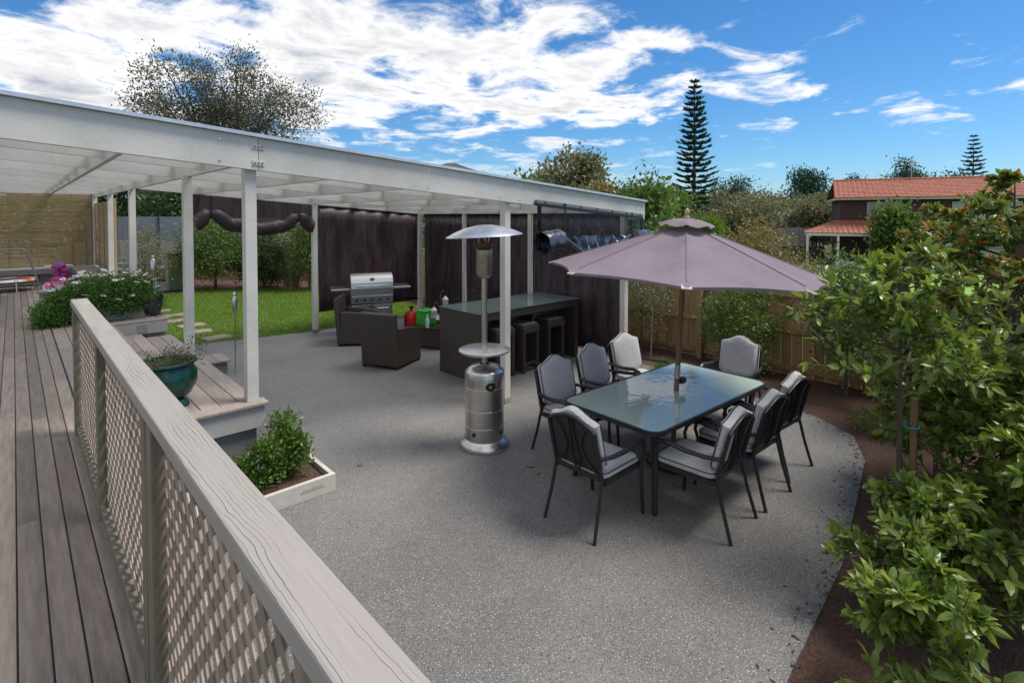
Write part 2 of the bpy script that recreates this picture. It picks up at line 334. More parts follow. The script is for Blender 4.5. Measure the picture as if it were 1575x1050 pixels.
def foliage(name, centers, per, sig, L, W, m, parent, up=.3, rich=False, ctr=None, **kw):
    c = np.repeat(np.asarray(centers, float), per, axis=0); n = len(c)
    off = rng.normal(size=(n, 3)) * sig; p = c + off
    d = rand_dirs(n, up) + off / (np.linalg.norm(off, axis=1)[:, None] + 1e-6) * .8
    nr = rand_dirs(n, 1.2)
    return O(name, leaf_mesh(name, p, d, nr, L * rng.uniform(.6, 1.25, n), W * rng.uniform(.7, 1.2, n), rich), m, parent, **kw)
def tree(name, label, cat, base, h, rad, m, n=60, per=60, sig=.3, L=.12, W=.06, trunk=.1, cz=.62, rz=.42, group=None, limbs=10, up=.3, lean=(0, 0), fill=.75, bottom=0.05, dens=2.4):
    per = int(per * dens)
    base = Vector(base); t = thing(name, label, cat, base, group=group)
    tb = MB(); top = Vector((lean[0], lean[1], h * (cz + rz * .5)))
    path = [Vector((0, 0, -.3)), Vector((lean[0] * .2, lean[1] * .2, h * .25)), Vector((lean[0] * .6, lean[1] * .6, h * .5)), top]
    tb.tube(path, [trunk, trunk * .8, trunk * .55, trunk * .15], 8)
    cs = []
    while len(cs) < n:
        q = rng.normal(size=3); q /= np.linalg.norm(q); q *= rng.uniform(1 - fill, 1) ** .6
        wob = 1 + .28 * math.sin(3 * math.atan2(q[1], q[0]) + name.__len__()) * (q[2] * .5 + .6)
        p = np.array([q[0] * rad * wob + lean[0], q[1] * rad * wob + lean[1], h * cz + q[2] * h * rz])
        if p[2] > bottom * h: cs.append(p)
    for i in range(limbs):
        e = Vector(cs[i * len(cs) // limbs]); s = Vector((lean[0] * .4, lean[1] * .4, min(e.z * .75, h * rng.uniform(.2, .6))))
        mid = s.lerp(e, .5) + Vector((rng.uniform(-.1, .1), rng.uniform(-.1, .1), .05)) * h * .3
        tb.tube([s, mid, e], [trunk * .4, trunk * .25, trunk * .07], 5)
    O('trunk', tb, bark, t, smooth=True)
    foliage('crown', cs, per, sig, L, W, m, t, up)
    return t
G_mid = leafmat('leaf_mid', [(.06, .11, .022), (.09, .15, .033), (.13, .20, .045), (.07, .12, .03)])
G_dark = leafmat('leaf_dark', [(.03, .06, .022), (.045, .085, .03), (.07, .115, .042)])
G_bright = leafmat('leaf_bright', [(.10, .18, .03), (.15, .24, .05), (.07, .13, .025)], trans=.4)
G_olive = leafmat('leaf_olive', [(.13, .15, .065), (.18, .18, .09), (.11, .135, .065), (.24, .21, .12)])
G_euc = leafmat('leaf_euc', [(.08, .09, .06), (.11, .12, .075), (.14, .13, .085)], trans=.2)
G_autumn = leafmat('leaf_autumn', [(.12, .14, .04), (.18, .17, .055), (.28, .18, .07), (.10, .13, .04)])
G_gloss = leafmat('leaf_glossy', [(.085, .145, .028), (.13, .205, .038), (.20, .28, .05), (.095, .155, .033), (.27, .34, .08)], rough=.3, trans=.35, spec=.5)
G_hedge = leafmat('leaf_hedge', [(.08, .13, .028), (.12, .18, .04), (.17, .23, .05), (.10, .15, .03), (.22, .26, .06)], rough=.35, trans=.35)
G_tip = leafmat('leaf_tip', [(.45, .14, .06), (.40, .22, .05), (.30, .30, .06), (.50, .22, .12)], rough=.35, trans=.4)
G_pine = leafmat('leaf_pine', [(.03, .075, .045), (.045, .10, .06), (.04, .085, .06)], trans=.15)
G_box = leafmat('leaf_box', [(.07, .14, .02), (.11, .20, .03), (.04, .09, .015), (.15, .24, .05)], rough=.35)
# ================================================================== setting
O('ground', MB().prism([(-900, -900), (1800, -900), (1800, 1800), (-900, 1800)], -1.3, -1.0), ground_m, kind='structure')
O('garden_bed', MB().prism([(-6, -6), (8.62, -6), (8.62, 19.2), (1.0, 28), (-6, 28)], -1.02, -.02), mulch, kind='structure')
O('neighbour_lawn', MB().prism([(12, -12), (40, -28), (46, -4), (30, 16), (14, 10)], -1.0, -.985), nlawn_m, kind='structure')
patio_poly = [(.4, -3), (1.6, .2), (2.1, .86), (2.88, .97), (4.1, 1.05), (5.22, 1.23), (6.0, 1.36), (6.58, 1.6), (6.9, 2.05), (7.05, 2.64), (7.25, 3.6), (7.35, 4.9), (7.4, 10.75), (4.45, 10.75), (3.37, 10.93), (1.96, 11.2), (.4, 11.2)]
O('patio', MB().prism(patio_poly, -.05, 0), patio_m, kind='structure')
lawn_poly = [(1.8, 11.22), (3.37, 10.96), (4.45, 10.78), (7.4, 10.78), (7.9, 12.5), (7.9, 15.5), (7.2, 17.3), (5.7, 18.5), (4.4, 19.0), (3.2, 19.1), (1.8, 18.5)]
O('lawn', MB().prism(lawn_poly, -.05, -.004), grass_soil, kind='structure')
def in_poly(x, y, poly):
    c = False; j = len(poly) - 1
    for i in range(len(poly)):
        xi, yi = poly[i]; xj, yj = poly[j]
        if (yi > y) != (yj > y) and x < (xj - xi) * (y - yi) / (yj - yi) + xi: c = not c
        j = i
    return c
stones = [(2.85, 11.45, .2), (2.72, 12.3, -.1), (2.78, 13.1, .15), (2.6, 13.9, 0), (2.75, 14.7, .1), (2.6, 15.6, -.1)]
gp = rng.uniform((1.8, 10.78), (7.9, 19.1), (75000, 2))
gp = np.array([p for p in gp if in_poly(p[0], p[1], lawn_poly) and not any(abs(p[0] - a) < .24 and abs(p[1] - b) < .17 for a, b, _ in stones)])
gd = rng.normal(size=(len(gp), 3)) * .45; gd[:, 2] = 1
O('grass', leaf_mesh('grass', np.c_[gp, np.full(len(gp), -.01)], gd, rand_dirs(len(gp), 0), rng.uniform(.03, .07, len(gp)), .012), leafmat('grass_blade', [(.10, .20, .02), (.16, .27, .03), (.13, .22, .035), (.20, .28, .06)], trans=.4), kind='stuff', label='short green lawn grass behind the pergola', category='grass')
ORD = ['first', 'second', 'third', 'fourth', 'fifth', 'sixth']
for i, (x, y, a) in enumerate(stones):
    o = O('stepping_stone', MB().box(-.25, .25, -.18, .18, -.03, .018), stone_m, bevel=.012, loc=(x, y, 0), label=ORD[i] + ' flat brown stepping stone in the lawn counting from the patio', category='stepping stone', group='stepping stones across the lawn'); o.rotation_euler.z = a
# ------------------------------------------------------------------ deck
DZ = .76
dk = MB(); dk.box(-3, .37, -3, 17.3, -.3, DZ - .03)
dk.box(.37, 1.52, 4.88, 8.45, -.3, DZ - .03); dk.box(.37, 1.72, 9.86, 17.3, -.3, DZ - .03); dk.box(.37, 1.0, 8.45, 9.86, -.3, DZ - .03)
deck = O('deck', dk, midgrey, kind='structure')
fm = MB(); fm.box(.40, 1.575, 4.83, 4.862, DZ - .215, DZ - .028); O('fascia', fm, ltgrey, deck, bevel=.003)
fm = MB(); fm.box(1.545, 1.577, 4.864, 8.45, DZ - .215, DZ - .028); O('fascia', fm, ltgrey, deck, bevel=.003)
fm = MB(); fm.box(1.0, 1.75, 9.80, 9.832, DZ - .2, DZ - .028); O('fascia', fm, ltgrey, deck, bevel=.003)
fm = MB(); fm.box(1.722, 1.752, 9.834, 17.3, DZ - .2, DZ - .028); O('fascia', fm, ltgrey, deck, bevel=.003)
lt = O('step_light', MB().lathe([(0, -.012), (.035, -.012), (.04, 0), (0, 0)], 14), chrome, deck, loc=(1.42, 9.795, DZ - .11)); lt.rotation_euler.x = R(90)
O('step_light_plate', MB().box(1.36, 1.48, 9.79, 9.799, DZ - .17, DZ - .05), steel, deck)
def board(x0, x1, y0, y1, z, m, alongx=False, th=.026, nm='plank'):
    b = MB().box(-(x1 - x0) / 2, (x1 - x0) / 2, -(y1 - y0) / 2, (y1 - y0) / 2, -th, 0)
    return O(nm, b, m, deck, bevel=.004, loc=((x0 + x1) / 2, (y0 + y1) / 2, z + rng.uniform(-.0012, .0012)))
pitch = .0945
for i in range(-9, 4):
    x0 = -.016 + i * pitch; y = -2.2 - rng.uniform(0, 1.5)
    while y < 17.2:
        ln = rng.choice([1.8, 2.4, 3.0, 3.6, 4.2]) * rng.uniform(.9, 1.1); y1 = min(y + ln, 17.2)
        board(x0 + .0028, x0 + pitch - .0028, y + .002, y1 - .002, DZ, plank); y = y1
for i in range(8):
    a = .372 + i * .1475; board(a + .003, a + .1445, 4.965, 8.45, DZ, plank2)
board(.372, 1.60, 4.80, 4.96, DZ + .002, plank2)
for i in range(10):
    a = .372 + i * .14
    board(a + .003, a + .137, 9.97 if a > .95 else 8.46, 17.2, DZ, plank2)
board(1.0, 1.775, 9.80, 9.965, DZ + .002, plank2)
for z, xa, xb in ((.57, 1.0, 1.40), (.38, 1.40, 1.75)):
    O('step_riser', MB().box(xa, xb - .02, 8.47, 9.78, -.1, z - .027), midgrey, deck)
    k = 3
    for i in range(k): board(xa + (xb - xa) * i / k + .003, xa + (xb - xa) * (i + 1) / k - .003, 8.465, 9.785, z, plank2, nm='step_plank')
O('step_riser', MB().box(1.75, 2.33, 8.78, 9.25, -.02, .172), midgrey, deck)
for i in range(4): board(1.755 + .154 * i, 1.755 + .154 * i + .149, 8.74, 9.28, .2, plank2, nm='step_plank')
# ------------------------------------------------------------------ railing
rail = thing('deck_railing', 'weathered timber deck railing with diagonal lattice panels and a cracked wide handrail', 'railing', (.345, 5.0, DZ), world=True)
def f_rail(nt, N, L):
    b = N['Principled BSDF']; b.inputs['Roughness'].default_value = .75
    def M(op, x, y=None, z=None):
        q = N.new('ShaderNodeMath'); q.operation = op
        for i, v in enumerate((x, y, z)):
            if v is None: continue
            if isinstance(v, (int, float)): q.inputs[i].default_value = v
            else: L.new(v, q.inputs[i])
        return q.outputs[0]
    tc = N.new('ShaderNodeTexCoord')
    def noise(scale, sc, det=3):
        mp = N.new('ShaderNodeMapping'); mp.inputs['Scale'].default_value = sc; L.new(tc.outputs['Object'], mp.inputs[0])
        q = N.new('ShaderNodeTexNoise'); q.inputs['Scale'].default_value = scale; q.inputs['Detail'].default_value = det; L.new(mp.outputs[0], q.inputs[0]); return q.outputs[0]
    sp = N.new('ShaderNodeSeparateXYZ'); L.new(tc.outputs['Object'], sp.inputs[0])
    ph_ = M('ADD', M('ADD', M('MULTIPLY', sp.outputs[0], 95.0), M('MULTIPLY', sp.outputs[1], 1.1)), M('ADD', M('MULTIPLY', noise(1.0, (7, 2.6, 7), 4), 5.5), M('MULTIPLY', noise(1.0, (20, 16, 20), 2), .5)))
    lin = M('ABSOLUTE', M('SUBTRACT', M('FRACT', ph_), .5))
    wd = M('MULTIPLY', M('MAXIMUM', M('SUBTRACT', noise(1.0, (30, 2.2, 30), 2), .46), 0.0), .24)
    ck = N.new('ShaderNodeMapRange'); L.new(lin, ck.inputs[0]); ck.inputs[1].default_value = 0; ge = N.new('ShaderNodeNewGeometry'); sn = N.new('ShaderNodeSeparateXYZ'); L.new(ge.outputs['True Normal'], sn.inputs[0])
    L.new(M('ADD', M('MULTIPLY', wd, M('GREATER_THAN', sn.outputs[2], .6)), .0005), ck.inputs[2])
    c = N.new('ShaderNodeMix'); c.data_type = 'RGBA'; c.inputs[6].default_value = (.235, .21, .19, 1); c.inputs[7].default_value = (.37, .345, .32, 1)
    L.new(M('ADD', M('MULTIPLY', noise(3.0, (40, 1.6, 40), 5), .6), M('MULTIPLY', noise(2.0, (3, 1, 3), 3), .4)), c.inputs[0])
    d = N.new('ShaderNodeMix'); d.data_type = 'RGBA'; d.inputs[6].default_value = (.10, .082, .07, 1); L.new(ck.outputs[0], d.inputs[0]); L.new(c.outputs[2], d.inputs[7]); L.new(d.outputs[2], b.inputs['Base Color'])
    bp = N.new('ShaderNodeBump'); bp.inputs['Strength'].default_value = .9; bp.inputs['Distance'].default_value = .006; L.new(ck.outputs[0], bp.inputs['Height']); L.new(bp.outputs[0], b.inputs['Normal'])
railm = special('cracked_handrail', f_rail)
O('handrail', MB().box(.298, .397, -1.6, 5.11, 1.712, 1.76), railm, rail, bevel=.006)
for y in (5.05, 3.56, 2.15, 2.05, .75, -.6):
    O('post', MB().box(.305, .385, y - .042, y + .042, DZ, 1.712), railpost, rail, bevel=.004)
ys = [5.0, 3.61, 2.2, .8, -.55]
for k in range(4):
    y1, y0 = ys[k] - .01, ys[k + 1] + .01 - (0 if k else 0)
    if k == 1: y0 = 2.2
    if k == 2: y1 = 2.0
    O('bottom_rail', MB().box(.312, .378, y0, y1, .79, .835), railpost, rail, bevel=.003)
    zb, zt = .835, 1.712; H_ = zt - zb; sp = .094
    for sgn, xx in ((1, .343), (-1, .3475)):
        c = y0 - H_
        while c < y1 + H_:
            # line y = c + sgn*(z-zb) (sgn>0) ; clip to the panel
            pts = []
            ya, yb = (c, c + H_) if sgn > 0 else (c + H_, c)
            t0, t1 = 0.0, 1.0; dy = yb - ya
            for lim, s_ in ((y0, 1), (y1, -1)):
                f0 = s_ * (ya - lim); f1 = s_ * (yb - lim)
                if f0 < 0 and f1 < 0: t0 = 2; break
                if f0 < 0: t0 = max(t0, f0 / (f0 - f1))
                elif f1 < 0: t1 = min(t1, f0 / (f0 - f1))
            if t1 - t0 > .04:
                O('slat', MB().bar((xx, ya + dy * t0, zb + H_ * t0), (xx, ya + dy * t1, zb + H_ * t1), .007, .032, up=(1, 0, 0)) if False else MB().bar((xx, ya + dy * t0, zb + H_ * t0), (xx, ya + dy * t1, zb + H_ * t1), 0.030, .0042, up=(1, 0, 0)), slatm, rail)
            c += sp
# ================================================================== pergola
perg = thing('pergola', 'white painted timber pergola with clear roofing sheets and square posts', 'pergola', (4.53, 4.94, 0), world=True)
zb_ = lambda X: 2.886 - .0745 * X
def sbox(x0, x1, y0, y1, lo, hi):
    b = MB(); b.add([(x0, y0, zb_(x0) + lo), (x1, y0, zb_(x1) + lo), (x1, y1, zb_(x1) + lo), (x0, y1, zb_(x0) + lo), (x0, y0, zb_(x0) + hi), (x1, y0, zb_(x1) + hi), (x1, y1, zb_(x1) + hi), (x0, y1, zb_(x0) + hi)], MB.BF); return b
O('front_beam', sbox(-1.6, 1.548, 4.842, 4.887, 0, .28), white, perg, bevel=.003)
O('front_beam', sbox(1.552, 7.55, 4.842, 4.887, 0, .28), white, perg, bevel=.003)
fl = O('roof_flashing', sbox(-1.6, 7.56, 4.80, 4.90, .283, .312), mat('flashing', (.62, .66, .70), .3, metal=.4), perg)
for dz in (.06, .2):
    pl = O('splice_plate', sbox(1.50, 1.60, 4.834, 4.8415, dz - .02, dz + .025), white, perg, bevel=.002)
    for sx in (-.03, .0, .03): O('bolt', MB().lathe([(0, 0), (.009, 0), (.009, .008), (0, .008)], 8, (0, 0, 0)), midgrey, pl).matrix_local = Matrix.Translation((1.55 + sx, 4.834, zb_(1.55) + dz + .002)) @ Matrix.Rotation(R(90), 4, 'X')
for X in (1.25, 4.35, 4.7, 5.9, 7.1, 3.3):
    for dz in (.05, .22): O('bolt', MB().lathe([(0, 0), (.011, 0), (.009, .008), (0, .008)], 8), chrome, perg).matrix_local = Matrix.Translation(Vector((X, 4.842, zb_(X) + dz)) - Vector((4.53, 4.94, 0))) @ Matrix.Rotation(R(90), 4, 'X')
O('end_beam', MB().box(7.505, 7.549, 4.89, 10.7, zb_(7.5) - .01, zb_(7.5) + .275), white, perg, bevel=.003)
O('back_beam', sbox(1.53, 7.50, 10.64, 10.685, .05, .27), white, perg, bevel=.003)
O('back_beam', sbox(-1.6, 1.52, 17.0, 17.05, .02, .27), white, perg, bevel=.003)
RX = [-.3, .66, 1.5, 2.45, 3.4, 4.45, 5.35, 6.2, 7.03]
for X in RX:
    ye = 17.0 if X < 1.6 else 10.64
    z = zb_(X); O('rafter', MB().box(X - .0225, X + .0225, 4.889, ye, z + .06, z + .278), white, perg, bevel=.003)
for Y in (6.35, 7.8, 9.25): O('purlin', sbox(-1.5, 7.5, Y - .02, Y + .02, .085, .272), white, perg)
for Y in (10.66, 12.1, 13.6, 15.2): O('purlin', sbox(-1.5, 1.48, Y - .02, Y + .02, .085, .272), white, perg)
for (x, y, z0) in [(1.5, 4.94, DZ), (4.53, 4.94, 0), (7.12, 4.945, 0), (1.48, 7.1, DZ), (1.5, 11.2, DZ), (1.5, 14, DZ), (1.5, 16.93, DZ), (4.45, 10.59, 0), (6.98, 10.59, 0), (7.08, 7.0, 0), (7.08, 9.0, 0)]:
    O('post', MB().box(x - .048, x + .048, y - .048, y + .048, z0, zb_(x) + (.2 if y < 4.96 else .075)), white, perg, bevel=.005)
for (x, y) in [(4.53, 4.94), (7.12, 4.945), (4.45, 10.59), (6.98, 10.59), (7.08, 7.0), (7.08, 9.0)]:
    O('post_foot', MB().box(x - .0505, x + .0505, y - .0505, y + .0505, 0, .07), steel, perg, bevel=.002)
xs = [-1.55] + RX[1:-1] + [7.54]
for i in range(len(xs) - 1):
    ye = 17.06 if xs[i + 1] < 1.6 else 10.72
    O('roof_sheet', sbox(xs[i] + .004, xs[i + 1] - .004, 4.905, ye, .284, .292), roof_m, perg)
# house eave above the deck
hs = thing('house_eave', 'white gutter and fascia of the house beside the deck', 'house eave', (-.9, 12, 2.4), world=True)
O('fascia', MB().box(-.62, -.58, 6, 16.9, 2.60, 2.76), white, hs); O('gutter', MB().box(-.578, -.48, 6, 16.9, 2.66, 2.78), white, hs, bevel=.01)
O('soffit', MB().box(-1.6, -.622, 6, 16.9, 2.72, 2.78), white, hs)
# ------------------------------------------------------------------ blinds
def sheet(fn, nu, nv, th=.004):
    b = MB(); vs = [fn(i / nu, j / nv) for j in range(nv + 1) for i in range(nu + 1)]
    b.add(vs, [(j * (nu + 1) + i, j * (nu + 1) + i + 1, (j + 1) * (nu + 1) + i + 1, (j + 1) * (nu + 1) + i) for j in range(nv) for i in range(nu)]); return b
def blind(p0, p1, zt0, zt1, z0, label):
    p0 = Vector(p0); p1 = Vector(p1); c = (p0 + p1) / 2; nrm = (p1 - p0).normalized().cross(Vector((0, 0, 1)))
    t = thing('mesh_blind', label, 'blind', (c.x, c.y, z0), group='dark mesh blinds hung between pergola posts', world=True)
    def fn(u, v):
        p = p0.lerp(p1, u) + nrm * (.012 * math.sin(u * 17) * (1 - v) + .008 * math.sin(u * 41 + v * 3)); return (p.x, p.y, z0 + (zt0 + (zt1 - zt0) * u - z0) * v)
    o = O('fabric', sheet(fn, 30, 8), blind_m, t, smooth=True); s = o.modifiers.new('solid', 'SOLIDIFY'); s.thickness = .004
    O('bottom_bar', MB().tube([(p0.x, p0.y, z0), (p1.x, p1.y, z0)], .018, 8), black, t, smooth=True)
    O('top_bar', MB().tube([(p0.x, p0.y, zt0), (p1.x, p1.y, zt1)], .018, 8), black, t, smooth=True)
    return t
blind((4.52, 10.56, 0), (6.90, 10.56, 0), zb_(4.5) + .04, zb_(6.9) + .04, .43, 'dark mesh blind lowered behind the barbecue')
blind((7.07, 10.52, 0), (7.07, 9.06, 0), zb_(7) + .05, zb_(7) + .05, .15, 'dark mesh blind on the end wall beside the corner post')
blind((7.07, 8.94, 0), (7.07, 7.06, 0), zb_(7) + .05, zb_(7) + .05, .15, 'dark mesh blind on the end wall behind the middle of the bar table')
blind((7.07, 6.94, 0), (7.07, 5.0, 0), zb_(7) + .05, zb_(7) + .05, .15, 'dark mesh blind on the end wall strapped to the end post beside the dining chairs')
for z in (.72,):
    pass
rb = thing('rolled_blind', 'dark blind rolled halfway up and sagging between ties above the lawn', 'blind', (2.97, 10.56, 2.2), world=True)
def prof(u):
    k = [(0, 2.30), (.10, 2.45), (.14, 2.45), (.3, 2.27), (.5, 2.18), (.7, 2.22), (.84, 2.38), (.88, 2.39), (1, 2.22)]
    for (a, x), (b, y) in zip(k, k[1:]):
        if a <= u <= b: t = (u - a) / (b - a); t = t * t * (3 - 2 * t); return x + (y - x) * t
O('fabric', sheet(lambda u, v: (2.30 + 2.09 * u, 10.56 + .01 * math.sin(u * 30), prof(u) + (zb_(2.30 + 2.09 * u) + .04 - prof(u)) * v), 40, 5), blind_m, rb, smooth=True)
def wrinkle(mb, a):
    mb.v = [(x + rng.normal() * a * .4, y + rng.normal() * a, z + rng.normal() * a) for x, y, z in mb.v]; return mb
O('roll', wrinkle(MB().tube([(2.30 + 2.09 * u, 10.5, prof(u) - .03) for u in np.linspace(0, 1, 60)], [.105 - .045 * math.exp(-((u - .12) / .03) ** 2) - .045 * math.exp(-((u - .86) / .03) ** 2) + .005 * math.sin(u * 23) for u in np.linspace(0, 1, 60)], 14), .005), rollmesh, rb, smooth=True)
roll_o = rb.children[-1]
for v_ in roll_o.data.vertices:
    pz = prof(min(1, max(0, (v_.co.x - 2.30) / 2.09))) - .03; v_.co.z = pz + (v_.co.z - pz) * (1.45 if v_.co.z < pz else 1.0); v_.co.y = 10.5 + (v_.co.y - 10.5) * .8
for u in (.12, .86):
    x = 2.30 + 2.09 * u; O('tie_strap', MB().box(x - .012, x + .012, 10.44, 10.452, prof(u) - .09, zb_(x) + .03), black, rb)
pv = thing('clear_blind', 'clear plastic blind rolled up and drooping from the front beam above the purple umbrella', 'blind', (6.1, 4.8, 2.0), world=True)
def prof2(u):
    k = [(0, 2.00), (.10, 2.03), (.17, 2.05), (.3, 1.88), (.42, 1.78), (.6, 1.80), (.72, 1.94), (.80, 2.08), (.9, 2.03), (1, 2.02)]
    for (a, x), (b, y) in zip(k, k[1:]):
        if a <= u <= b: t = (u - a) / (b - a); return x + (y - x) * t
X0, X1 = 4.95, 7.42; px = lambda u: X0 + (X1 - X0) * u
O('sheet', sheet(lambda u, v: (px(u), 4.80 - .03 * math.sin(v * 3.1) + .018 * math.sin(u * 31 + v * 5) * (1 - v), prof2(u) + (zb_(px(u)) + .05 - prof2(u)) * v), 60, 8), pvc_m, pv, smooth=True)
O('header_bar', MB().bar((X0, 4.812, zb_(X0) + .05), (X1, 4.812, zb_(X1) + .05), .05, .05), mat('grey_vinyl', (.16, .16, .17), .4), pv, bevel=.008)
O('header_tape', MB().bar((X0, 4.79, zb_(X0) + .008), (X1, 4.79, zb_(X1) + .008), .02, .03), black, pv)
for u in (.02, .98): O('edge_band', MB().bar((px(u), 4.793, zb_(px(u)) + .03), (px(u), 4.79, prof2(u) - .06), .07, .008, up=(0, 1, 0)), black, pv)
for u in np.linspace(.06, .96, 7): O('hook', MB().tube([(px(u), 4.78, zb_(px(u)) + .065), (px(u), 4.775, zb_(px(u)) + .04)], .008, 6), black, pv)
foldm = mat('folded_plastic', (.22, .32, .44), .14, (.04, .05, .07), 5, spec=1.0, bump=.5, bscale=6, lo=.42, hi=.6)
us = np.linspace(.0, .165, 14)
O('roll', wrinkle(MB().tube([(px(u), 4.70, 2.02 + .25 * u) for u in us], [.15 - .07 * (u > .14) for u in us], 18, cap=False), .006), rollm, pv, smooth=True)
us = np.linspace(.80, 1.0, 14)
O('roll', wrinkle(MB().tube([(px(u), 4.70, 2.06 - .10 * (u - .8)) for u in us], [.12 - .05 * (u < .82) for u in us], 16), .006), rollm, pv, smooth=True)
def vz(u): return 2.08 - .36 * (u - .17) / .27 if u < .44 else 1.72 + .36 * (u - .44) / .36
us = np.linspace(.17, .80, 60)
O('hem_tube', MB().tube([(px(u), 4.69, vz(u)) for u in us], .032, 8), rollm, pv, smooth=True)
O('folds', sheet(lambda u, v: (px(.18 + .61 * u), 4.73 + .045 * math.sin(u * 44 + 5 * v) * (.4 + .6 * math.sin(math.pi * u)) + .015 * math.sin(u * 97), vz(.18 + .61 * u) + (max(2.10, vz(.18 + .61 * u) + .02) - vz(.18 + .61 * u)) * v), 110, 8), foldm, pv, smooth=True)
for u in (.17, .80): O('tie_strap', MB().box(px(u) - .012, px(u) + .012, 4.66, 4.672, prof2(u) - .08, zb_(px(u)) + .06), black, pv)
# ------------------------------------------------------------------ reed screens and benches on the deck
reed = mat('reed', (.36, .27, .14), .8, (.22, .16, .08), 5, stretch=(1, 1, 8), rand=.1)
def screen(name, p0, p1, z0, z1, label, rows, th, frame):
    p0 = Vector(p0); p1 = Vector(p1); c = (p0 + p1) / 2; t = thing(name, label, 'screen', (c.x, c.y, z0), world=True); b = MB(); n = rows; h = (z1 - z0) / n
    for i in range(n):
        z = z0 + h * (i + .5); jj = rng.normal() * .003
        b.bar((p0.x, p0.y + jj, z), (p1.x, p1.y + jj, z), th, h * rng.uniform(.66, .9))
    O('reed_slats', b, reed, t, kind='stuff')
    for k in range(frame + 1):
        p = p0.lerp(p1, k / frame); O('batten', MB().bar((p.x, p.y + .03, z0), (p.x, p.y + .03, z1), .035, .03, up=(0, 1, 0)), reed, t)
    return t
screen('reed_screen', (-1.6, 16.95, 0), (1.44, 16.95, 0), 1.16, zb_(0) + .03, 'golden reed screen closing the far end of the deck', 56, .012, 8)
screen('reed_screen', (1.5, 16.86, 0), (1.5, 14.08, 0), 1.16, zb_(1.5) - .08, 'narrow golden slatted screen between two white posts beside the trampoline', 40, .012, 3)
O('timber_stud', MB().box(1.555, 1.60, 13.97, 14.04, DZ, 2.75), mat('new_pine', (.42, .29, .13), .7), label='new yellow pine stud fixed to the white post by the slatted screen', category='stud', bevel=.003)
scr2 = screen('reed_skirt', (-1.6, 16.98, 0), (1.44, 16.98, 0), .78, 1.10, 'reed skirting under the deck bench', 14, .012, 6)
bn = thing('deck_bench', 'grey built-in bench running round the far corner of the deck', 'bench', (.6, 16.6, DZ), world=True)
O('seat', MB().box(-1.6, 1.44, 16.42, 16.92, 1.12, 1.155), ltgrey, bn, bevel=.004); O('seat_fascia', MB().box(-1.6, 1.0, 16.40, 16.418, 1.03, 1.154), midgrey, bn)
O('return_seat', MB().box(1.0, 1.46, 12.4, 16.415, 1.12, 1.155), plank2, bn, bevel=.004); O('seat_fascia', MB().box(.98, .998, 12.4, 16.41, 1.03, 1.154), midgrey, bn)
for x in (-.8, .45): O('leg', MB().box(x, x + .09, 16.5, 16.59, DZ, 1.12), midgrey, bn)
for y in (12.6, 14.6): O('leg', MB().box(1.1, 1.19, y, y + .09, DZ, 1.12), midgrey, bn)
b2 = thing('seat_slab', 'pale angled bench top beside the daisies', 'bench', (.6, 11.6, DZ), world=True)
O('seat', MB().prism([(.24, 11.08), (.52, 11.02), (1.0, 11.75), (1.25, 12.6), (.9, 12.62)], 1.165, 1.2), plank2, b2, bevel=.004)
O('seat_fascia', MB().prism([(.27, 11.12), (.51, 11.06), (.97, 11.78), (1.2, 12.58), (.92, 12.58)], 1.06, 1.164), ltgrey, b2)
O('pedestal', MB().prism([(.5, 11.5), (.7, 11.4), (1.1, 12.4), (.95, 12.5)], DZ, 1.06), midgrey, b2)
# ------------------------------------------------------------------ mini trampoline with handle, ride-on toy
mt = thing('mini_trampoline', 'small folding trampoline with grey handle and orange and white pad on the deck', 'trampoline', (-.1, 15.7, DZ))
O('pad', MB().lathe([(.33, .235), (.45, .215), (.47, .23), (.45, .262), (.33, .265), (.33, .235)], 28), mat('pad_orange', (.75, .16, .04), .5, (.8, .78, .75), 2, lo=.48, hi=.52), mt, smooth=True)
O('mat', MB().lathe([(0, .25), (.33, .25), (.33, .256), (0, .256)], 28), mat('mat_blue', (.04, .10, .18), .6), mt)
for k in range(5): a = k * 1.256; O('leg', MB().tube([(.4 * math.cos(a), .4 * math.sin(a), .225), (.43 * math.cos(a), .43 * math.sin(a), 0)], .014, 8), steel, mt, smooth=True)
O('handle', MB().tube([(.52, -.22, .02), (.40, -.2, .45), (.30, -.18, .84), (.22, -.17, .9), (-.3, -.17, .9), (-.38, -.18, .82), (-.42, -.2, .4)], .016, 8), mat('grey_tube', (.2, .21, .22), .4), mt, smooth=True)
ty = thing('ride_on_toy', 'pink and purple ride-on toy car with handlebar on the deck', 'toy', (.70, 14.9, DZ), R(172))
pink = mat('pink_plastic', (.42, .02, .16), .3); purp = mat('purple_plastic', (.16, .01, .15), .3); lpink = mat('light_pink_plastic', (.60, .16, .34), .35)
bb = MB(); bb.add([(-.16, -.28, .10), (.16, -.28, .10), (.16, .28, .10), (-.16, .28, .10), (-.13, -.24, .30), (.13, -.24, .30), (.12, .22, .34), (-.12, .22, .34)], MB.BF); O('body', bb, pink, ty, bevel=.05)
O('seat', MB().box(-.12, .12, -.2, .08, .302, .37), purp, ty, bevel=.03); O('backrest', MB().box(-.14, .14, -.31, -.25, .2, .46), pink, ty, bevel=.025)
O('grille', MB().box(-.1, .1, .275, .3, .14, .24), lpink, ty, bevel=.02)
